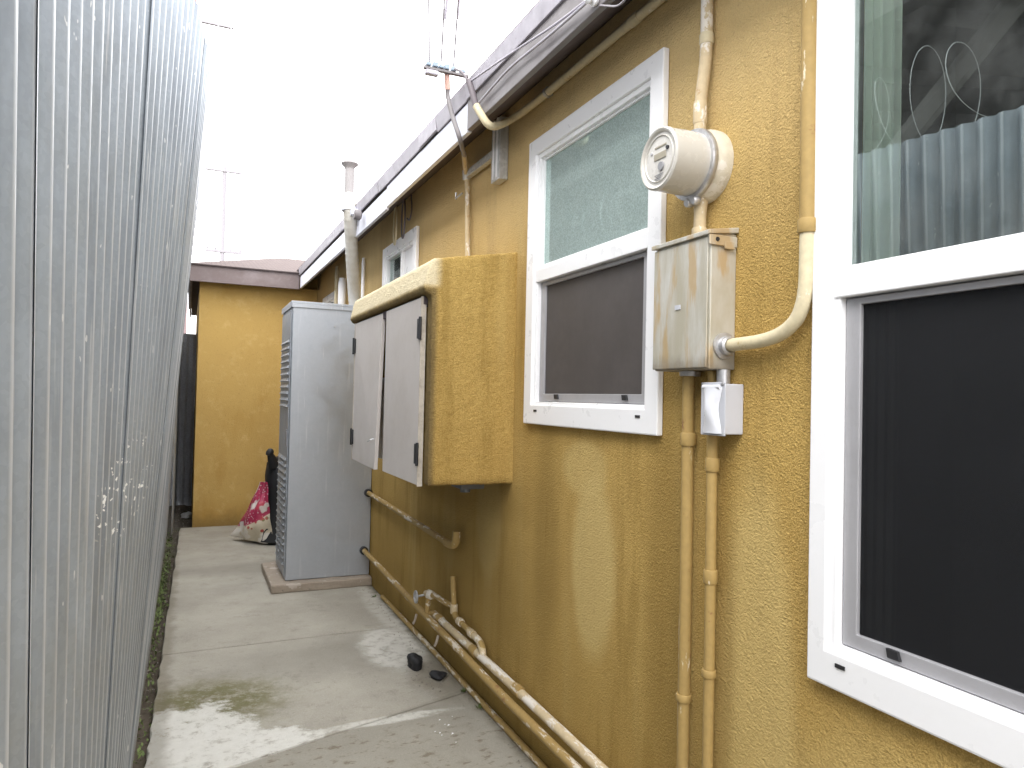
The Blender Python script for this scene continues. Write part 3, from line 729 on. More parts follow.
# ------------------------------------------------------------------ electrics
def conduits():
    # long run under the eaves
    c = empty('eaves_conduit', (1.25,1.5,2.64), 'cream conduit running along the top of the wall and bending out under the eaves', 'conduit')
    pts = path([(1.258,-.6,2.612),(1.256,2.62,2.609),(1.235,2.76,2.596),(1.12,2.69,2.510),(1.065,2.655,2.492),(1.032,2.705,2.585)], .09, 8)
    MB().tube(pts, .0155, 14).build('tube', M['pipe_cream'], c, smooth=True)
    for y in (-.1,1.9): coupling((1.2565,y,2.610), (0,1,0), .019, .05).build('coupling', M['pipe_cream'], c, smooth=True)
    MB().tube([(1.257,2.50,2.609),(1.257,2.515,2.609)], .021, 12).build('clamp', M['steel'], c, smooth=True)
    hd = MB().tube(path([(1.032,2.705,2.58),(1.024,2.725,2.64),(1.014,2.752,2.705)], .03), .0135, 10)
    hd.build('dark_sleeve', M['cable'], c, smooth=True)
    # cables leaving its end
    w = MB().tube(path([(1.016,2.748,2.69),(1.0,2.80,2.76),(1.015,2.93,2.825)], .05), .005, 8)
    tag(w.build('cable', M['cable'], smooth=True), 'dark cable from the eaves conduit end up to the clamp bar', 'cable')
    # service mast with clamp bar
    m = empty('service_mast', (1.25,3.36,2.04), 'thin pipe mast from the cupboard top to the clamp bar above the roof edge', 'mast')
    MB().tube(path([(1.25,3.34,2.02),(1.25,3.375,2.48),(1.235,3.36,2.535),(1.15,3.16,2.545)], .05), .0125, 12).build('pipe', M['pipe_white'], m, smooth=True)
    MB().tube(path([(1.16,3.18,2.545),(1.075,2.98,2.508),(1.035,2.90,2.515),(1.020,2.968,2.639),(1.008,3.0,2.73),(1.005,2.99,2.76)], .05), .0105, 12).build('upper_pipe', M['fascia_grey'], m, smooth=True)
    MB().tube([(1.005,2.99,2.755),(.995,2.98,2.83)], .0125, 10).build('sleeve', M['copper'], m, smooth=True)
    MB().box(.885,1.09,2.955,2.975,2.815,2.827).build('bar', M['fascia_grey'], m, .002)
    k = MB()
    for x, dz in ((.905,.0),(.935,.006),(.962,.0),(.988,.008),(1.02,.004),(1.06,.0)):
        k.box(x-.011,x+.011,2.948,2.982,2.828,2.842+dz)
    k.build('clamp', M['bluish'], m, .003)
    MB().box(.893,.95,2.95,2.98,2.792,2.813).build('splice_block', M['cable_pale'], m, .005)
    MB().lathe([(.0,0),(.018,.004),(.018,.05),(.0,.055)], (1.243,3.372,2.49), (-.1,-.1,.9), 12).build('collar', M['galv'], m, smooth=True)
    s = MB().box(1.235,1.262,3.00,3.38,2.50,2.512).box(1.235,1.238,3.00,3.38,2.513,2.535).box(1.259,1.262,3.00,3.38,2.513,2.535)
    b = s.build('wall_strut', M['metal_channel'], m, .001)
    MB().tube([(1.20,3.40,2.43),(1.20,3.40,2.40),(1.22,3.36,2.42)], .006, 6).build('bolt', M['steel'], m)
    # bare drop wires and their sleeves
    for i, (a, b2) in enumerate((((.91,2.965,2.84),(.84,2.8,3.35)), ((.962,2.965,2.84),(.945,2.80,3.28)), ((1.02,2.965,2.84),(.99,2.78,3.30)))):
        d = (Vector(b2)-Vector(a)).normalized()
        ww = empty('drop_wire', a, ('pale overhead wire from the left end of the clamp bar', 'pale overhead wire with a sleeve from the middle of the clamp bar', 'pale overhead wire with a sleeve from the right end of the clamp bar')[i], 'wire', 'service drop wires')
        end = Vector((-2.2+.25*i, -6, 8.2))
        mid = Vector(b2)
        MB().tube(arc(a, mid, end, 14), .0036, 6).build('strand', M['wire'], ww)
        if i: MB().tube([mid*.5+Vector(a)*.5-d*.05, mid*.5+Vector(a)*.5+d*.06], .006, 8).build('sleeve', M['cable_pale'], ww)
    # cable pinned along the fascia
    kx = 1.045
    ca = empty('fascia_cable', (kx,2.2,2.6), 'pair of grey cables strung along the near fascia from a white knob', 'cable')
    MB().tube(path([(1.036,1.80,2.575),(1.038,2.02,2.60),(1.030,2.42,2.66),(1.02,2.75,2.70)], .1), .004, 8).build('strand', M['cable_pale'], ca, smooth=True)
    MB().tube(path([(1.036,1.80,2.570),(1.040,2.05,2.585),(1.040,2.40,2.615),(1.043,2.70,2.60)], .1), .0045, 8).build('strand', M['cable_pale'], ca, smooth=True)
    MB().lathe([(0,0),(.018,.002),(.022,.012),(.014,.02),(.02,.03),(.012,.04),(0,.042)], (1.058,1.80,2.572), (-1,0,0), 14).build('knob', M['vinyl'], ca, smooth=True)
    MB().tube(path([(1.056,1.60,2.545),(1.04,1.58,2.50),(1.05,1.66,2.48),(1.056,1.78,2.545)], .05), .003, 6).build('loop', M['wire'], ca, smooth=True)
    # vertical grey channel below the eaves
    g = empty('grey_channel', (1.25,2.98,2.38), 'short grey metal channel hanging on the wall left of the second window', 'channel')
    MB().box(1.232,W-.001,2.925,3.02,2.378,2.66).build('body', M['metal_channel'], g, .004)
    MB().box(1.228,1.2325,2.945,2.958,2.39,2.66).box(1.228,1.2325,2.985,2.998,2.39,2.66).build('rib', M['vinyl'], g, .001)
    # hanging cable loops
    l = empty('cable_loops', (1.25,4.5,2.6), 'two cable loops, one pale and one dark, hanging under the eaves above the small window', 'cable')
    for y, mt, h in ((4.66,'pipe_cream',.13),(4.46,'cable',.125)):
        MB().tube([(1.222+.01*math.cos(a), y+.075*math.cos(a), 2.535+h*math.sin(a)) for a in [2*PI*i/24 for i in range(25)]], .0055, 8).build('loop', M[mt], l, smooth=True)
    MB().tube(path([(1.24,4.36,2.69),(1.24,4.33,2.56),(1.235,4.36,2.50),(1.235,4.42,2.53)], .05), .005, 8).build('tail', M['cable'], l, smooth=True)
    # meter riser
    r = empty('meter_riser', (1.25,1.58,2.13), 'peeling cream conduit dropping from the eaves into the top of the round meter', 'conduit')
    MB().tube(path([(1.252,1.546,2.62),(1.252,1.546,2.33),(1.243,1.556,2.22),(1.243,1.556,2.10)], .05), .0165, 14).build('tube', M['pipe_white'], r, smooth=True)
    coupling((1.252,1.546,2.385), (0,0,1), .0195, .03).build('coupling', M['pipe_cream'], r, smooth=True)
    coupling((1.243,1.556,2.185), (0,0,1), .0190, .06).build('coupling', M['pipe_white'], r, smooth=True)
    # right hand conduit beside the big window, sweeping into the panel side
    q = empty('side_conduit', (1.25,1.225,2.0), 'ochre conduit beside the big window frame, sweeping down into the grey panel side', 'conduit')
    MB().tube([(1.250,1.190,2.66),(1.250,1.186,1.80)], .0175, 14).build('tube', M['pipe_ochre'], q, smooth=True)
    coupling((1.250,1.186,1.80), (0,0,1), .0215, .032).build('coupling', M['pipe_ochre'], q, smooth=True)
    sw = path([(1.250,1.186,1.79),(1.250,1.188,1.61),(1.245,1.265,1.552),(1.240,1.450,1.546)], .16, 10)
    MB().tube(sw, .0165, 14).build('flexible_tube', M['pipe_cream'], q, smooth=True)
    nut = MB().lathe([(.0,0),(.034,.0),(.034,.006),(.024,.008),(.024,.022),(.018,.026)], (1.238,1.4415,1.546), (0,-1,0), 20)
    nut.build('lock_nut', M['steel'], q, smooth=True)
    # the two drops below the panel
    for y, x, label, top, cz, mt in ((1.590,1.250,'ochre conduit dropping from under the grey panel, nearer the second window',1.484,(1.30,.60),'pipe_ochre'),
                             (1.490,1.250,'ochre conduit dropping from behind the small switch box',1.484,(1.24,.95,.70),'pipe_ochre')):
        p = empty('wall_conduit', (x,y,0), label, 'conduit', 'conduits down the wall below the meter')
        MB().tube([(x,y+.004,top),(x,y,.8),(x+.002,y+.003,-.02)], .0165 if y > 1.55 else .014, 14).build('tube', M['pipe_peel' if False else mt], p, smooth=True)
        for z in cz: coupling((x,y+.001,z), (0,0,1), .0215 if y > 1.55 else .0185, .035 if z > .9 else .02).build('coupling', M[mt], p, smooth=True)
        if y > 1.55:
            MB().tube([(x-.003,y+.011,.82),(x-.003,y+.0105,.44)], .0080, 8).build('bare_streak', M['pipe_white'], p, smooth=True)

def meter():
    y, z = 1.557, 2.040
    t = empty('electric_meter', (W,y,z), 'round white electric meter on the wall overlapping the second window', 'meter')
    ax = (-1,0,0)
    MB().lathe([(.0,0),(.098,.0),(.098,.022),(.090,.040),(.086,.045)], (W-.0005,y,z), ax, 40).build('base_socket', M['socket'], t, smooth=True)
    MB().lathe([(.084,.046),(.0935,.046),(.0955,.050),(.0955,.058),(.0935,.062),(.080,.062)], (W-.0005,y,z), ax, 40).build('sealing_ring', M['steel'], t, smooth=True)
    d = MB().lathe([(.083,.062),(.0835,.100),(.0815,.150),(.0830,.158),(.0825,.166),(.0775,.170),(.073,.168),(.0705,.163),(.069,.162)], (W-.0005,y,z), ax, 44)
    drum = d.build('drum', M['meter'], t, smooth=True)
    xf = W-.0005-.162
    f = MB().lathe([(.0695,0),(.060,.001),(.0,.001)], (xf,y,z), ax, 40).build('dial', M['meterface'], t, smooth=True)
    MB().lathe([(.058,0),(.060,.003),(.062,0)], (xf-.0012,y,z), ax, 40).build('dial_ring', M['meter'], f, smooth=True)
    MB().box(xf-.0035,xf-.0012,y-.030,y+.022,z-.002,z+.016).build('display', M['lcd'], f, .001)
    MB().lathe([(.0,.005),(.011,.005),(.012,0)], (xf-.0012,y-.010,z-.022), ax, 18).build('button', M['grey'], f, smooth=True)
    MB().lathe([(.0,.004),(.005,.004),(.0055,0)], (xf-.0012,y-.036,z+.020), ax, 12).build('sensor', M['black'], f, smooth=True)
    MB().box(xf-.0028,xf-.0012,y-.030,y+.020,z+.030,z+.034).build('mark', M['lcd'], f)
    for q in range(4): MB().box(xf-.0022,xf-.0012,y-.018+.004*q,y+.020-.005*(q%2),z-.030-.0045*q-.012,z-.0285-.0045*q-.012).build('mark', M['grey'], f)
    MB().lathe([(.0,.003),(.0035,.003),(.004,0)], (xf-.0012,y+.034,z+.022), ax, 10).build('screw', M['steel'], f, smooth=True)
    l = MB()
    for dy in (-.016,.012): l.lathe([(0,0),(.010,.0),(.012,.006),(.012,.018),(.009,.022),(0,.022)], (W-.045,y+dy,z-.098), (-1,.0,-.15), 14)
    l.tube([(W-.06,y-.025,z-.100),(W-.06,y+.02,z-.098)], .006, 8)
    l.build('ring_latch', M['steel'], t, smooth=True)
    MB().tube([(W-.028,y-.001,z-.088),(W-.028,y-.001,z-.125),(W-.030,y-.001,z-.200)], [.021,.0165,.0165], 14).build('lower_nipple', M['pipe_white'], t, smooth=True)
    coupling((W-.030,y-.001,z-.178), (0,0,1), .0205, .02).build('coupling', M['pipe_white'], t, smooth=True)

def panel():
    t = empty('breaker_box', (W,1.56,1.485), 'weathered grey metal electrical panel below the round meter', 'panel')
    x0 = 1.190
    MB().box(x0+.004,W-.0005,1.443,1.674,1.486,1.836).build('body', M['panel'], t, .003)
    MB().box(x0-.001,x0+.0035,1.450,1.678,1.490,1.822).build('front_cover', M['panel'], t, .002)
    h = MB().prism([(x0-.008,1.826),(x0-.008,1.838),(W-.0005,1.852),(W-.0005,1.838)], 1, 1.434, 1.684)
    h.box(x0-.006,W-.004,1.4355,1.4415,1.800,1.8265)
    h.build('rain_hood', M['panel'], t, .002)
    MB().lathe([(0,.003),(.005,.003),(.006,0)], (x0+.018,1.4355,1.815), (0,-1,0), 12).build('screw', M['black'], t, smooth=True)
    MB().box(x0+.04,x0+.072,1.4325,1.4350,1.793,1.812).build('hasp', M['panel'], t, .001)
    MB().box(x0-.0035,x0-.0012,1.555,1.578,1.648,1.660).build('sticker', M['discbox'], t)
    MB().lathe([(0,0),(.03,.0),(.028,.012),(.0,.012)], (1.250,1.588,1.4845), (0,0,-1), 16).build('bottom_hub', M['steel'], t, smooth=True)
    b = empty('switch_box', (W,1.45,1.32), 'small light grey outdoor switch box with contoured flip cover below the panel', 'switch box')
    MB().box(1.218,W-.0005,1.408,1.492,1.322,1.449).build('box', M['discbox'], b, .003)
    MB().box(1.2135,1.2175,1.404,1.496,1.318,1.453).build('plate', M['discbox'], b, .002)
    c = MB(); n = 12; vs = []; fs = []
    for i in range(n+1):
        u = i/n; z = 1.324+.118*u
        pinch = 1-.34*math.sin(PI*u)**2; bul = .010+.010*math.cos(2*PI*(u-.5))*.5+.006
        for q in range(9):
            s_ = -1+2*q/8; vs.append((1.2125-bul*(1-abs(s_)**3)*(.9), 1.450+.036*pinch*s_, z))
    for i in range(n):
        for q in range(8): a = i*9+q; fs.append((a,a+1,a+10,a+9))
    c.add(vs,fs); c.build('flip_cover', M['discover'], b, smooth=True)
    MB().tube([(1.2095,1.418,1.441),(1.2095,1.482,1.441)], .006, 10).build('cover_hinge', M['discover'], b, smooth=True)
    for yy in (1.413,1.487): MB().lathe([(0,.003),(.004,.003),(.005,0)], (1.2132,yy,1.448), (-1,0,0), 10).build('screw', M['steel'], b, smooth=True)
    MB().tube([(1.248,1.452,1.449),(1.248,1.452,1.486)], .017, 14).build('nipple', M['steel'], b, smooth=True)

def gas():
    a = empty('long_lower_pipe', (1.2,3,.22), 'long peeling ochre pipe along the foot of the wall into the metal cabinet', 'pipe')
    MB().tube(path([(1.225,5.33,.245),(1.20,3.70,.222),(1.205,2.7,.186),(1.215,-.8,.150)], .1), .0175, 14).build('tube', M['pipe_peel'], a, smooth=True)
    MB().lathe([(.0,.0),(.030,.0),(.030,.03),(.019,.032)], (1.225,5.344,.245), (0,-1,0), 14).build('rubber_seal', M['black'], a, smooth=True)
    b = empty('long_upper_pipe', (1.245,3,.25), 'white peeling pipe running close to the wall foot, starting at the coupling below the valve', 'pipe')
    MB().tube(path([(1.237,3.66,.233),(1.239,2.9,.233),(1.240,1.8,.218),(1.243,-.8,.19)], .1), .0185, 14).build('tube', M['pipe_white'], b, smooth=True)
    for y in (3.60,3.10,2.62): coupling((1.238,y,.232), (0,1,0), .0235, .06).build('coupling', M['pipe_peel'], b, smooth=True)
    MB().tube([(1.237,3.66,.233),(1.237,3.70,.233),(1.215,3.72,.225)], .02, 12).build('elbow', M['pipe_peel'], b, smooth=True)
    for y in (3.48, 3.86): MB().tube([(1.19,y,.19),(1.175,y-.02,.165),(1.168,y-.015,.145)], .007, 6).build('rust_stub', M['plinth'], b)
    c = empty('gas_riser', (1.248,3.45,.4), 'short vertical pipe with two elbows joining the white pipe below the cupboard', 'pipe')
    MB().tube(path([(1.252,3.455,.49),(1.252,3.42,.30),(1.250,3.09,.286),(1.246,3.02,.275),(1.243,3.01,.236)], .045), .0145, 12).build('tube', M['pipe_ochre'], c, smooth=True)
    for p_, d_ in (((1.252,3.425,.335),(0,0,1)), ((1.251,3.33,.297),(0,1,0)), ((1.250,3.17,.289),(0,1,0))):
        coupling(p_, d_, .0195, .045).build('coupling', M['pipe_white'], c, smooth=True)
    MB().tube(path([(1.2505,3.14,.2875),(1.250,3.07,.285),(1.243,3.01,.26),(1.243,3.01,.236)], .03), .0165, 12).build('elbow', M['pipe_white'], c, smooth=True)
    v = empty('gas_valve', (1.23,3.7,.33), 'small peeling valve with a round handle tapped above the wall foot pipes', 'valve')
    MB().tube(path([(1.275,3.47,.335),(1.245,3.50,.338),(1.225,3.66,.345),(1.212,3.72,.33),(1.205,3.72,.215)], .04), .0145, 12).build('tube', M['pipe_peel'], v, smooth=True)
    MB().lathe([(.0,0),(.021,.0),(.024,.01),(.024,.04),(.018,.05),(.012,.07),(0,.07)], (1.222,3.68,.338), (-.3,.9,-.0), 14).build('body', M['pipe_white'], v, smooth=True)
    hpts = [(1.155, 3.765+.030*math.cos(q), .315+.030*math.sin(q)) for q in [2*PI*i/16 for i in range(17)]]
    hd = MB().tube(hpts, .0055, 8, caps=False)
    hd.tube([(1.155,3.735,.315),(1.155,3.795,.315)], .004, 6).tube([(1.155,3.765,.285),(1.155,3.765,.345)], .004, 6).tube([(1.155,3.765,.315),(1.205,3.74,.33)], .006, 8)
    hd.build('handle', M['steel'], v, smooth=True)
    g = empty('upper_side_pipe', (1.23,4.2,.68), 'peeling pipe at knee height from the metal cabinet to an elbow in the wall', 'pipe')
    MB().tube(path([(1.247,5.335,.672),(1.232,3.44,.655),(1.232,3.37,.668),(1.234,3.365,.735)], .04), .0165, 14).build('tube', M['pipe_peel'], g, smooth=True)
    MB().tube(path([(1.228,3.50,.656),(1.228,3.42,.655),(1.232,3.368,.672),(1.234,3.365,.735)], .04), .0205, 14).build('elbow', M['pipe_ochre'], g, smooth=True)
    MB().lathe([(.0,.0),(.030,.0),(.030,.03),(.019,.032)], (1.247,5.344,.672), (0,-1,0), 14).build('rubber_seal', M['black'], g, smooth=True)
    k = MB().tube([(1.262,4.9,.012),(1.260,2.6,.012),(1.258,-.6,.012)], .014, 10)
    tag(k.build('ground_pipe', M['pipe_peel'], smooth=True), 'thin peeling pipe lying where the wall meets the concrete', 'pipe')
    # pipes high in the far corner
    for i, (y, x, r, top, mt, lab) in enumerate(((6.78,1.235,.018,2.60,'pipe_cream','thin cream pipe on the far wall between flue and corner'), (6.45,1.225,.035,2.44,'vinyl','thick white pipe on the far wall just left of the flue'), (5.72,1.25,.014,2.5,'vinyl','short white pipe on the far wall just right of the flue'))):
        o = MB().tube([(x,y,1.2),(x,y,top-.04),(x,y,top)], [r,r,r*.8], 14).build('wall_pipe', M[mt], smooth=True)
        tag(o, lab, 'pipe', 'pipes in the far corner')

def clutter():
    # bag
    me = MB(); vs, fs = [], []
    nu, nv = 26, 22
    A = {'bl': Vector((.40,7.32,.03)), 'br': Vector((.745,6.93,.015)), 'tr': Vector((.695,7.0,.57)), 'tl': Vector((.63,7.08,.57))}
    for j in range(nv+1):
        v = j/nv
        for i in range(nu+1):
            u = i/nu
            l = A['bl'].lerp(A['tl'], v); l = l + Vector((.0,0,-.05*math.sin(PI*v)))
            r = A['br'].lerp(A['tr'], v)
            p_ = l.lerp(r, u)
            b = math.sin(PI*u)*math.sin(PI*min(1,v*1.0+.12))
            w = .012*math.sin(u*17+v*5)+.010*math.sin(v*19-u*6)
            p_ += Vector((-.05,-.09,0))*b + Vector((-.5,-.7,0))*w*.8
            if j == 0: p_.z = .012 + .03*(1-u)
            vs.append(p_ - Vector((.55,7.1,0)))
    for j in range(nv):
        for i in range(nu): a = j*(nu+1)+i; fs.append((a,a+1,a+nu+2,a+nu+1))
    n0 = len(vs)
    for j in range(nv+1):     # back sheet closing the volume
        v = j/nv
        for i in range(nu+1):
            u = i/nu; f_ = Vector(vs[j*(nu+1)+i]); bk = math.sin(PI*u)*.14*(1-v*.7)
            vs.append(f_ + Vector((.55,.8,0))*bk)
    for j in range(nv):
        for i in range(nu): a = n0+j*(nu+1)+i; fs.append((a,a+nu+1,a+nu+2,a+1))
    o = me.add(vs, fs).build('shopping_bag', M['bag'], smooth=True); o.location = (.55,7.1,0)
    tag(o, 'slumped pink and cream printed shopping bag on the concrete beside the metal cabinet', 'bag')
    # black upright bundle behind the cabinet
    t = empty('black_bundle', (.80,7.15,0), 'upright black covered bundle half hidden behind the metal cabinet', 'bundle')
    vs, fs = [], []; n = 24
    prof = [(.0,.20,.20,.80),(.03,.23,.23,.79),(.15,.20,.22,.80),(.4,.165,.19,.81),(.62,.165,.16,.82),(.74,.15,.14,.83),(.79,.11,.10,.84),(.81,.05,.05,.84)]
    for z, rx, ry, cx in prof:
        for k in range(n):
            a = 2*PI*k/n; w = 1+.09*math.sin(a*5+z*9)+.06*math.sin(a*9-z*17)+.05*math.sin(a*3+z*23)
            vs.append((cx+.035+rx*w*math.cos(a), 7.14+ry*w*math.sin(a), z))
    for i in range(len(prof)-1):
        for k in range(n): fs.append((i*n+k,i*n+(k+1)%n,(i+1)*n+(k+1)%n,(i+1)*n+k))
    fs.append(tuple((len(prof)-1)*n+k for k in range(n)))
    MB().add(vs,fs).build('cover', M['blackbag'], t, smooth=True)
    MB().lathe([(0,-.04),(.026,-.035),(.036,-.01),(.030,.02),(.016,.034),(0,.038)], (.71,7.02,.850), (.5,.2,1), 14).build('knob', M['blackbag'], t, smooth=True)
    MB().tube([(.712,7.02,.83),(.76,7.07,.72)], [.028,.06], 12).build('neck', M['blackbag'], t, smooth=True)
    # black lumps near the wall
    def lump(name, c, r, label, mat, cat, group=None, sq=.8):
        bm = bmesh.new(); bmesh.ops.create_icosphere(bm, subdivisions=3, radius=1)
        rr = random.Random(int(c[0]*1000+c[1]*777))
        ph = [rr.uniform(0,6) for _ in range(6)]
        for v in bm.verts:
            q = v.co; s_ = 1+.18*math.sin(q.x*3.1+ph[0])+.14*math.sin(q.y*4.3+ph[1])+.12*math.sin(q.z*5+ph[2])+.07*math.sin(q.x*9+q.y*8+ph[3])
            v.co = Vector((q.x*r[0]*s_, q.y*r[1]*s_, max(q.z*r[2]*s_, -r[2]*.55)))
        m_ = bpy.data.meshes.new(name); bm.to_mesh(m_); bm.free()
        for p_ in m_.polygons: p_.use_smooth = True
        m_.materials.append(mat); o_ = bpy.data.objects.new(name, m_); COL.objects.link(o_); o_.location = (c[0],c[1],r[2]*.5+c[2])
        return tag(o_, label, cat, group)
    lump('debris_lump', (1.115,3.60,0), (.040,.05,.042), 'larger black lump of debris on the concrete near the wall', M['lump'], 'debris')
    lump('debris_lump', (1.18,3.43,0), (.038,.055,.020), 'flatter black lump of debris right beside the larger one', M['lump'], 'debris')
    lump('debris_stone', (.02,9.0,-.04), (.05,.06,.04), 'pale grey stone in the dirt gap beside the wing corner', M['galv'], 'stone')
    # gravel and leaf litter
    r = random.Random(5); m = MB()
    def chip(x,y,z,s_):
        a = r.uniform(0,6); vs = [(x+s_*math.cos(a+k*2.1)*r.uniform(.6,1), y+s_*math.sin(a+k*2.1)*r.uniform(.6,1), z) for k in range(3)]+[(x,y,z+s_*r.uniform(.4,.9))]
        m.add(vs, [(0,2,1),(0,1,3),(1,2,3),(2,0,3)])
    for _ in range(420):
        y = r.uniform(2.3,9.8); x = r.uniform(-.30, -.12+(y-3)*.0135) if y < 8.1 else r.uniform(-.12,.06)
        chip(x,y,-.042,r.uniform(.003,.012))
    for _ in range(160): 
        y = r.uniform(2.0,5.2); chip(W-abs(r.gauss(0,.05))-.02, y, 0, r.uniform(.002,.007))
    for _ in range(60): chip(r.gauss(1.15,.05), r.gauss(3.42,.12), 0, r.uniform(.003,.010))
    tag(m.build('gravel', M['stone']), kind='stuff')
    # low weeds in the soil strip
    m = MB()
    def leaf(x,y,z,s_,h):
        a = r.uniform(0,2*PI); d = Vector((math.cos(a),math.sin(a),h)).normalized(); n_ = Vector((-math.sin(a),math.cos(a),0))
        b = Vector((x,y,z)); 
        m.add([b, b+d*s_*.5+n_*s_*.25, b+d*s_, b+d*s_*.5-n_*s_*.25], [(0,1,2,3)])
    for cx, cy, n_, sx, sy in ((-.135,5.7,150,.02,.35),(-.14,4.9,80,.02,.3),(-.125,6.6,80,.02,.35),(-.13,4.0,35,.02,.4),(.06,8.1,45,.06,.04),(-.12,7.6,40,.02,.3),(-.13,3.3,18,.02,.3)):
        for _ in range(n_*3): leaf(r.gauss(cx,sx), r.gauss(cy,sy), -.036, r.uniform(.010,.030), r.uniform(.3,1.6))
    tag(m.build('ground_weeds', M['leaf']), kind='stuff')
    for i, (cx, cy, n_, lab) in enumerate(((1.235,3.22,22,'tiny green weed at the wall foot just past the black debris'),(1.24,3.02,14,'tiny green weed at the wall foot nearer the camera'),(1.215,4.95,10,'tiny weed at the wall foot beside the cabinet plinth'))):
        m = MB()
        for _ in range(n_): leaf(r.gauss(cx,.004), r.gauss(cy,.006), .0, r.uniform(.010,.026), r.uniform(.3,1.6))
        tag(m.build('weed', M['leaf']), lab, 'weed', 'weeds at the wall foot')
    # paint/paper flecks
    m = MB()
    for _ in range(9):
        x = r.gauss(1.02,.03); y = r.gauss(2.86,.05); s_ = r.uniform(.003,.008)
        m.add([(x,y,.0015),(x+s_*2,y+s_,.002),(x+s_,y+s_*2,.0025)], [(0,1,2)])
    tag(m.build('paint_flakes', M['vinyl']), kind='stuff')

def beyond():
    # pale overexposed utility poles and lines
    p = empty('utility_pole', (-.36,40,0), 'tall pale pinkish utility pole seen just above the fence edge', 'utility pole')
    MB().tube([(-.36,40,-.1),(-.36,40,24)], [.20,.15], 12).build('shaft', M['pole'], p, smooth=True)
    MB().box(-1.2,1.6,39.9,40.05,20.35,20.45).build('crossarm', M['wire'], p, .01)
    q = empty('far_utility_pole', (1.05,30,0), 'slim pale utility pole with two crossarms above the wing roof', 'utility pole')
    MB().tube([(1.05,30,-.1),(1.05,30,10.2)], [.11,.08], 10).build('shaft', M['wire'], q, smooth=True)
    MB().box(.45,1.75,29.9,30.0,6.80,6.90).build('crossarm', M['wire'], q, .01)
    MB().box(.35,1.65,29.9,30.0,9.95,10.02).build('crossarm', M['wire'], q, .01)
    for x in (.5,.8,1.35,1.7): MB().lathe([(.0,0),(.03,.0),(.05,.06),(.0,.12)], (x,29.95,6.9), n=8).build('insulator', M['wire'], q)
    for i,(a,b,lab) in enumerate((((-.36,40,18.1),(9,42,17.0),'upper of two pale overhead lines crossing the sky right of the fence'),((-.36,40,17.8),(9,42,16.6),'lower of two pale overhead lines crossing the sky right of the fence'))):
        tag(MB().tube(sag(a,b,.25), .016, 6).build('power_line', M['wire']), lab, 'power line', 'overhead lines in the sky')
    # neighbour's dark patio roof behind the fence (seen mirrored in the big window)
    n = empty('patio_roof', (-2.2,3,0), 'dark neighbouring patio roof and brace mirrored in the big window above the fence line', 'patio roof')
    MB().prism([(-.42,3.60),(-.42,3.68),(-4.6,4.35),(-4.6,4.27)], 1, .6, 14).build('roof_deck', M['wood'], n)
    for y in (1.2,2.0,2.8,3.6,4.4,5.2,6.0,6.8,7.6,8.6,9.6,10.6,11.6,12.6,13.6): MB().prism([(-.45,3.49),(-.45,3.598),(-4.5,4.25),(-4.5,4.14)], 1, y-.03, y+.03).build('rafter', M['wood'], n)
    MB().box(-.62,-.52,.6,14,3.35,3.489).build('beam', M['wood'], n, .005)
    for y in (1.0,13.8): MB().box(-.62,-.52,y-.05,y+.05,-.1,3.348).build('post', M['woodlight'], n, .005)
    MB().tube([(-.75,3.9,1.6),(-1.25,2.0,3.75)], .06, 6).build('brace', M['woodlight'], n)
    MB().box(-4.6,-4.5,.6,14.1,-.1,4.1).build('back_wall', M['wood'], n)

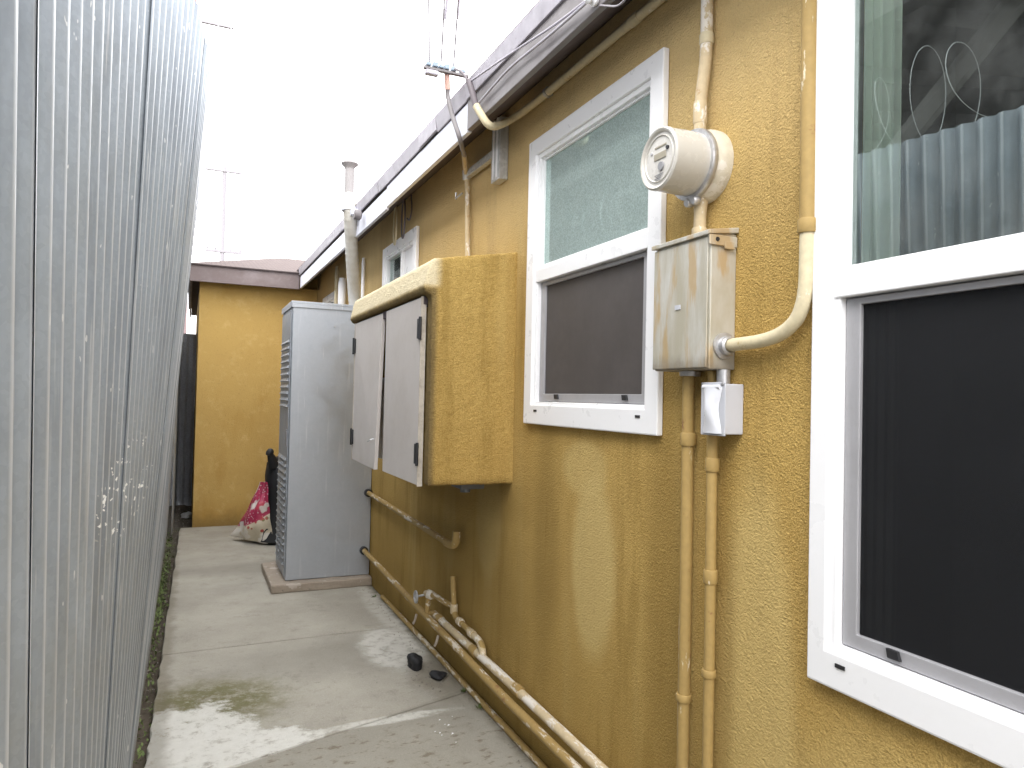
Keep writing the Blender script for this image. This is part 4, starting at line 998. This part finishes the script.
# ------------------------------------------------------------------ light, camera
def light():
    w = bpy.data.worlds.new('World'); S.world = w; w.use_nodes = True
    nt = w.node_tree; bg = nt.nodes['Background']
    sky = nt.nodes.new('ShaderNodeTexSky'); sky.sky_type = 'NISHITA'; sky.sun_disc = False
    sky.sun_elevation = math.radians(SUN_EL); sky.sun_rotation = math.radians(SUN_ROT)
    sky.air_density = 1.0; sky.dust_density = 6.0; sky.ozone_density = 1.0
    hs = nt.nodes.new('ShaderNodeHueSaturation'); hs.inputs['Saturation'].default_value = .15; hs.inputs['Value'].default_value = 1.0
    mx = nt.nodes.new('ShaderNodeMix'); mx.data_type = 'RGBA'; mx.inputs[0].default_value = .75
    nt.links.new(sky.outputs[0], hs.inputs['Color']); nt.links.new(hs.outputs[0], mx.inputs[6])
    mx.inputs[7].default_value = (CLOUD, CLOUD, CLOUD*1.02, 1)     # bright even overcast veil
    nt.links.new(mx.outputs[2], bg.inputs[0]); bg.inputs[1].default_value = .15
    s = bpy.data.lights.new('Sun', 'SUN'); s.energy = SUN_E; s.angle = math.radians(30); s.color = (1,.965,.91)
    o = bpy.data.objects.new('Sun', s); COL.objects.link(o)
    el, az = math.radians(SUN_EL), math.radians(SUN_AZ)
    d = Vector((math.cos(el)*math.sin(az), math.cos(el)*math.cos(az), math.sin(el)))
    o.rotation_euler = d.to_track_quat('Z', 'Y').to_euler()
SUN_EL, SUN_AZ, SUN_ROT, SUN_E, CLOUD = 46, -135, -135, 1.5, 43.

def camera():
    c = bpy.data.cameras.new('Camera'); o = bpy.data.objects.new('Camera', c); COL.objects.link(o)
    c.sensor_width = 36; c.lens = 36*717.28/1024; c.clip_start = .02; c.clip_end = 600
    yaw, pitch, roll = math.radians(24.268), math.radians(1.162), math.radians(1.294)
    f = Vector((math.sin(yaw)*math.cos(pitch), math.cos(yaw)*math.cos(pitch), math.sin(pitch)))
    r = Vector((math.cos(yaw), -math.sin(yaw), 0)); u = r.cross(f)
    r2 = r*math.cos(roll)+u*math.sin(roll); u2 = u*math.cos(roll)-r*math.sin(roll)
    m = Matrix((r2, u2, -f)).transposed().to_4x4(); m.translation = (0,0,1.4)
    o.matrix_world = m; S.camera = o

mats(); setting(); fix_bays(); build_house(); build_addition(); windows(); build_fence(); cupboard(); cabinet()
conduits(); meter(); panel(); gas(); clutter(); beyond(); light(); camera()
S.view_settings.view_transform = 'Standard'; S.view_settings.look = 'None'; S.view_settings.exposure = 0
S.render.engine = 'CYCLES'
